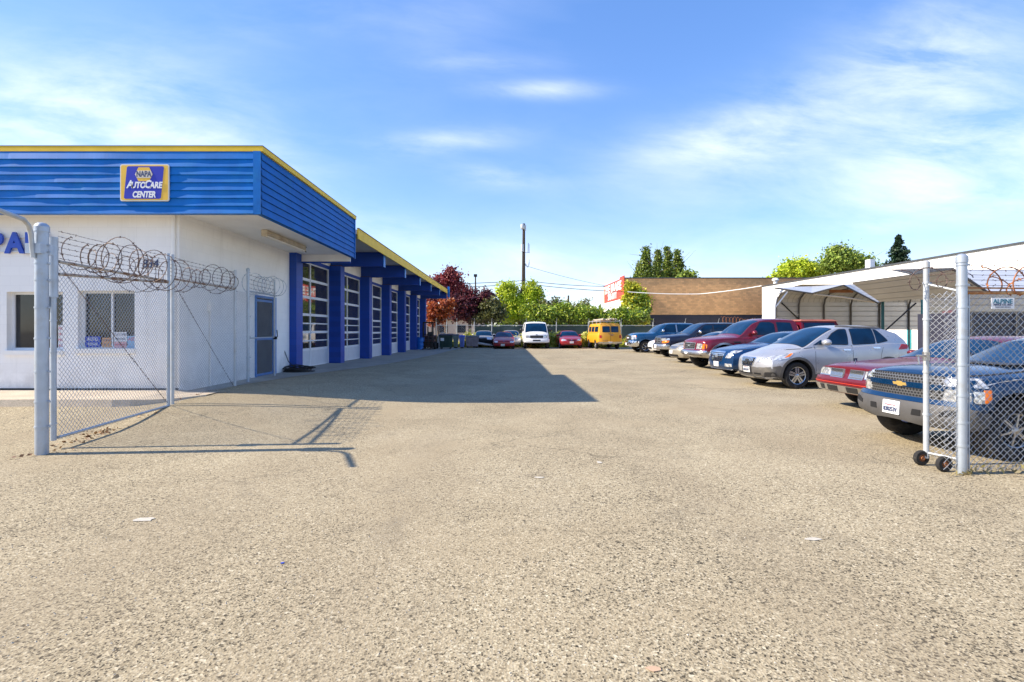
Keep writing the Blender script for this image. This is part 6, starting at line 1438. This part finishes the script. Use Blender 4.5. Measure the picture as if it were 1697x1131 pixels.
plate(car, root, 0, .55, off=.065); mirrors(car, root, 2.05, 1.38, 'chrome', sz=(.09,.13,.11), out=.15); seams(car, root, [[(1.72,.45),(1.7,1.25)], [(3.0,.45),(3.0,1.3)]]); handles(car, root, [(2.8,1.18),(3.9,1.18)], 'chrome'); wheels(car, root, .25, 'spoke', 6, 'alloy')

# ================ vehicles along the back fence, noses to the camera
def back(px, y, phi=90): return dict(px=px, y=y, phi=phi)
P_VAN = 'van white'; paint(P_VAN, (.74,.74,.74), 0, .35)
car = Car(5.2, 2.02, 2.12, hw=[(0,.92),(.3,.98),(1,1.0),(5.2,1.0)], zb=[(0,.45),(.8,.40),(5.2,.42)], zs=[(0,1.08),(.5,1.14),(1.0,1.22),(5.2,1.3)], zt=[(0,1.12),(.1,1.16),(.6,1.26),(.95,1.32),(5.2,1.4)],
    roof=[(.62,1.26),(.75,1.35),(1.1,1.72),(1.35,1.93),(1.6,2.05),(2.2,2.11),(3.5,2.12),(5.2,2.08)], rwid=.80, nose=[(.4,.08),(.5,0),(.68,0),(.72,.08),(1.0,.10),(1.2,.16)], tail=[(.4,.02),(2,.1)], axf=.85, axr=4.3, wr=.36, bow=(.18,3), ww=.24, bulge=.04)
root = place('white_van', 'white passenger van with black grille parked nose out against the back fence', 'van', car, 889.5, 39.3, 90)
finish_body(car, root, P_VAN, flare=1.18)
glass_set(car, root, ws=(.78, 1.42), sides=[[(1.25,1.38),(1.95,1.38),(1.95,1.90),(1.55,1.88)],[(2.1,1.38),(3.2,1.38),(3.2,1.90),(2.1,1.90)]])
patch(car, 'grille', rnd(rect(-.50,.50,.82,1.02), .04), 'n', 'black plastic', root, off=.01); patch(car, 'grille_bars', [rect(-.46,.46,.86+.05*i,.872+.05*i) for i in range(3)], 'n', 'grey cladding', root, off=.014)
patch(car, 'headlight', rnd(rect(.54,.82,.85,1.02), .03), 'n', 'lamp lens', root, off=.012, mirror=True); patch(car, 'badge', rnd(rect(-.07,.07,1.06,1.10), .02), 'n', 'black plastic', root, off=.02)
patch(car, 'front_bumper', rnd(rect(-.97,.97,.50,.72), .03), 'n', P_VAN, root, off=.07, skirt=.06); patch(car, 'bumper_slot', rect(-.28,.30,.60,.66), 'n', 'black plastic', root, off=.075)
patch(car, 'valance', rect(-.9,.9,.40,.49), 'n', 'black plastic', root, off=.02); mirrors(car, root, 1.2, 1.42, 'black plastic', sz=(.08,.14,.12), out=.22); wheels(car, root, .2, 'cover', 6, 'dull chrome')

P_RD2 = 'bright red paint'; paint(P_RD2, (.30,.008,.018), .2, .3)
car = saloon(4.7, 1.80, 1.40, hood=.72, cowl=.95, belt=.92, bow=(.34,2.1), rw=.56)
root = place('red_saloon', 'red rounded saloon between the white van and the yellow van', 'car', car, 947.5, 39.6, 90)
finish_body(car, root, P_RD2); saloon_glass(car, root)
patch(car, 'grille', rnd([(-.30,.62),(.30,.62),(.36,.70),(-.36,.70)], .03), 'n', 'dark recess', root, off=.01); patch(car, 'badge', rnd(rect(-.05,.05,.63,.69), .03), 'n', 'chrome', root, off=.02)
patch(car, 'headlight', rnd([(.36,.64),(.74,.58),(.82,.68),(.60,.76)], .03), 'n', 'lamp lens', root, off=.01, mirror=True)
patch(car, 'air_intake', rnd(rect(-.55,.55,.24,.30), .02), 'n', 'dark recess', root, off=.01); plate(car, root, 0, .48); mirrors(car, root, 1.85, .99, P_RD2); wheels(car, root, .2, 'spoke', 5, 'alloy')

car = Car(3.8, 1.68, 1.32, hw=[(0,.78),(.2,.82),(.8,.84),(3.2,.84),(3.8,.78)], zb=[(0,.22),(.8,.19),(3.8,.28)], zs=[(0,.62),(.4,.72),(1.2,.84),(3.8,.92)], zt=[(0,.65),(.15,.70),(.6,.80),(1.25,.90),(3.8,.98)],
    roof=[(1.2,.89),(1.4,.98),(1.8,1.18),(2.05,1.28),(2.4,1.32),(2.8,1.31),(3.5,1.12),(3.8,1.0)], rwid=.55, nose=[(.2,.1),(.36,0),(.5,.0),(.7,.1)], tail=[(.3,.05),(.6,0),(1,.1)], axf=.75, axr=3.0, wr=.29, bow=(.12,3.5))
root = place('red_hatchback', 'low red hatchback with pop-eyed square lamps left of the white van', 'car', car, 835, 38.8, 90)
paint('red two', (.36,.012,.02), .2, .35); finish_body(car, root, 'red two')
glass_set(car, root, ws=(1.27, 2.0), sides=[[(1.75,.95),(2.6,.97),(2.5,1.23),(2.1,1.2)]])
patch(car, 'headlight', rnd(rect(.46,.76,.49,.60), .02), 'n', 'lamp lens', root, off=.01, mirror=True); patch(car, 'grille', rect(-.42,.42,.54,.565), 'n', 'dark recess', root, off=.01); patch(car, 'badge', rect(-.03,.03,.575,.61), 'n', 'chrome', root, off=.012)
patch(car, 'bumper_strip', rect(-.8,.8,.40,.425), 'n', 'black plastic', root, off=.01); plate(car, root, 0.08, .31); mirrors(car, root, 1.65, 1.0, 'black plastic', sz=(.07,.09,.06), out=.08); wheels(car, root, .18, 'cover', 5, 'dull chrome')

car = saloon(4.6, 1.75, 1.42, hood=.74, cowl=.96, belt=.94)
root = place('silver_sedan', 'silver car peeping out behind the red hatchback beside the white van', 'car', car, 847, 42.0, 90)
finish_body(car, root, P_SIL); saloon_glass(car, root); patch(car, 'headlight', rnd([(.40,.58),(.74,.60),(.80,.70),(.50,.70)], .03), 'n', 'lamp lens', root, off=.01, mirror=True); mirrors(car, root, 1.85, 1.0, P_SIL); wheels(car, root, .19, 'spoke', 5, 'alloy')

# wrecked silver car with its bumper hanging
car = saloon(4.6, 1.74, 1.40, hood=.70, cowl=.94, belt=.92)
root = place('wrecked_car', 'damaged silver car with crushed front and fallen bumper left of the red hatchback', 'car', car, 800, 41.6, 90)
finish_body(car, root, P_SIL); saloon_glass(car, root)
patch(car, 'engine_bay', rnd([(-.78,.36),(.78,.38),(.80,.74),(-.2,.78),(-.78,.70)], .04), 'n', 'dark recess', root, off=.015)
patch(car, 'crumpled_wing', rnd([(-.75,.62),(-.35,.66),(-.30,.82),(-.62,.80)], .03), 'n', 'plate white', root, off=.03)
m = MB(); m.tube([(-.10,-.80,.18),(-.22,-.3,.26),(-.20,.3,.36),(-.05,.85,.46)], .10, 8, radii=[.05,.09,.10,.06]); o = m.build('fallen_bumper', grime('bumper tan', (.55,.48,.42), .6, var=.2), root, 50); o.location = (-car.L/2,0,0)
mirrors(car, root, 1.85, 1.0, P_SIL); wheels(car, root, .19, 'cover', 5, 'dull chrome')

# yellow van seen from behind
P_YEL = 'yellow van paint'; paint(P_YEL, (.78,.36,.012), 0, .4)
car = Car(4.4, 1.84, 1.98, hw=[(0,.84),(.3,.9),(4.1,.92),(4.4,.88)], zb=[(0,.42),(4.4,.44)], zs=[(0,1.12),(4.4,1.18)], zt=[(0,1.2),(4.4,1.26)], roof=[(0,1.8),(.3,1.92),(1,1.97),(3.6,1.98),(4.4,1.95)], rwid=.70,
    nose=[(.4,.06),(.7,0),(1.2,.1),(1.9,.3)], tail=[(.4,.05),(.6,0),(1.2,.02),(1.9,.16)], axf=.9, axr=3.25, wr=.33, bow=(.2,3), bowr=(.14,4), bulge=.05, ww=.2)
X, Y = WX(1012,38.2), 38.2; a = R(-87); root = thing('yellow_van', 'old yellow van seen from behind with loaded roof rack by the back fence', 'van', (X-car.L/2*math.cos(a), Y-car.L/2*math.sin(a), 0), a, 'vehicles parked in the lot')
finish_body(car, root, P_YEL, flare=1.15)
patch(car, 'rear_window', [rnd(rect(.07,.58,1.30,1.70), .06)], 't', G_CAR, root, off=.012, mirror=True); patch(car, 'window_trim', [rnd(rect(.04,.61,1.27,1.73), .06)], 't', 'black plastic', root, off=.006, mirror=True)
patch(car, 'door_gap', [rect(-.008,.008,.55,1.80)], 't', 'dark recess', root, off=.006); patch(car, 'tail_light', rnd(rect(.66,.82,.85,1.05), .03), 't', 'red lens', root, off=.015, mirror=True)
patch(car, 'emblem', [[(-.10,1.12),(.30,1.12),(.10,.98)]], 't', 'orange rusty pipe', root, off=.01); patch(car, 'door_handle', [rect(.07,.16,1.15,1.18)], 't', 'black plastic', root, off=.02, mirror=True)
patch(car, 'rear_bumper', rnd(rect(-.88,.88,.44,.56), .03), 't', 'dull chrome', root, off=.07, skirt=.06); patch(car, 'lettering_strip', rect(-.60,-.20,.66,.70), 't', 'orange rusty pipe', root, off=.008)
plate(car, root, -.02, .50, face='t', off=.085)
for f in 'lr': patch(car, 'side_window', [rnd(rect(.7,1.5,1.30,1.70), .05), rnd(rect(1.7,2.6,1.30,1.70), .05), rnd(rect(2.8,3.9,1.30,1.70), .05)], f, G_CAR, root, off=.008)
wheels(car, root, .19, 'cover', 5, 'dull chrome')
m = MB()
for sy in (-.74,.74):
    m.tube([(-1.9,sy,2.12),(2.1,sy,2.12)], .02, 6)
    for sx in (-1.8,-.6,.8,2.0): m.tube([(sx,sy,1.88),(sx,sy,2.22)], .02, 6)
for sx in (-1.8,-.6,.8,2.0): m.tube([(sx,-.74,2.10),(sx,.74,2.10)], .02, 6)
m.build('roof_rack', 'galvanised pale', root, 50)
ld = MB(); rr = random.Random(2)
for i in range(7): y = -.5+i*.16; ld.tube([(-1.6+rr.uniform(0,.5), y, 2.16+rr.uniform(0,.08)), (0, y+rr.uniform(-.1,.1), 2.20+rr.uniform(0,.06)), (2.1+rr.uniform(-.3,.1), y, 2.17+rr.uniform(0,.1))], .055+rr.uniform(0,.03), 7)
o = ld.build('roof_load', grime('canvas', (.42,.36,.27), .9, var=.25), smooth=50); o.location = root.location; o.rotation_euler = root.rotation_euler
tag(o, 'bundle of rolled tan canvas and poles lying on the roof rack of the yellow van', 'roof load')
print('DONE', len(bpy.data.objects))
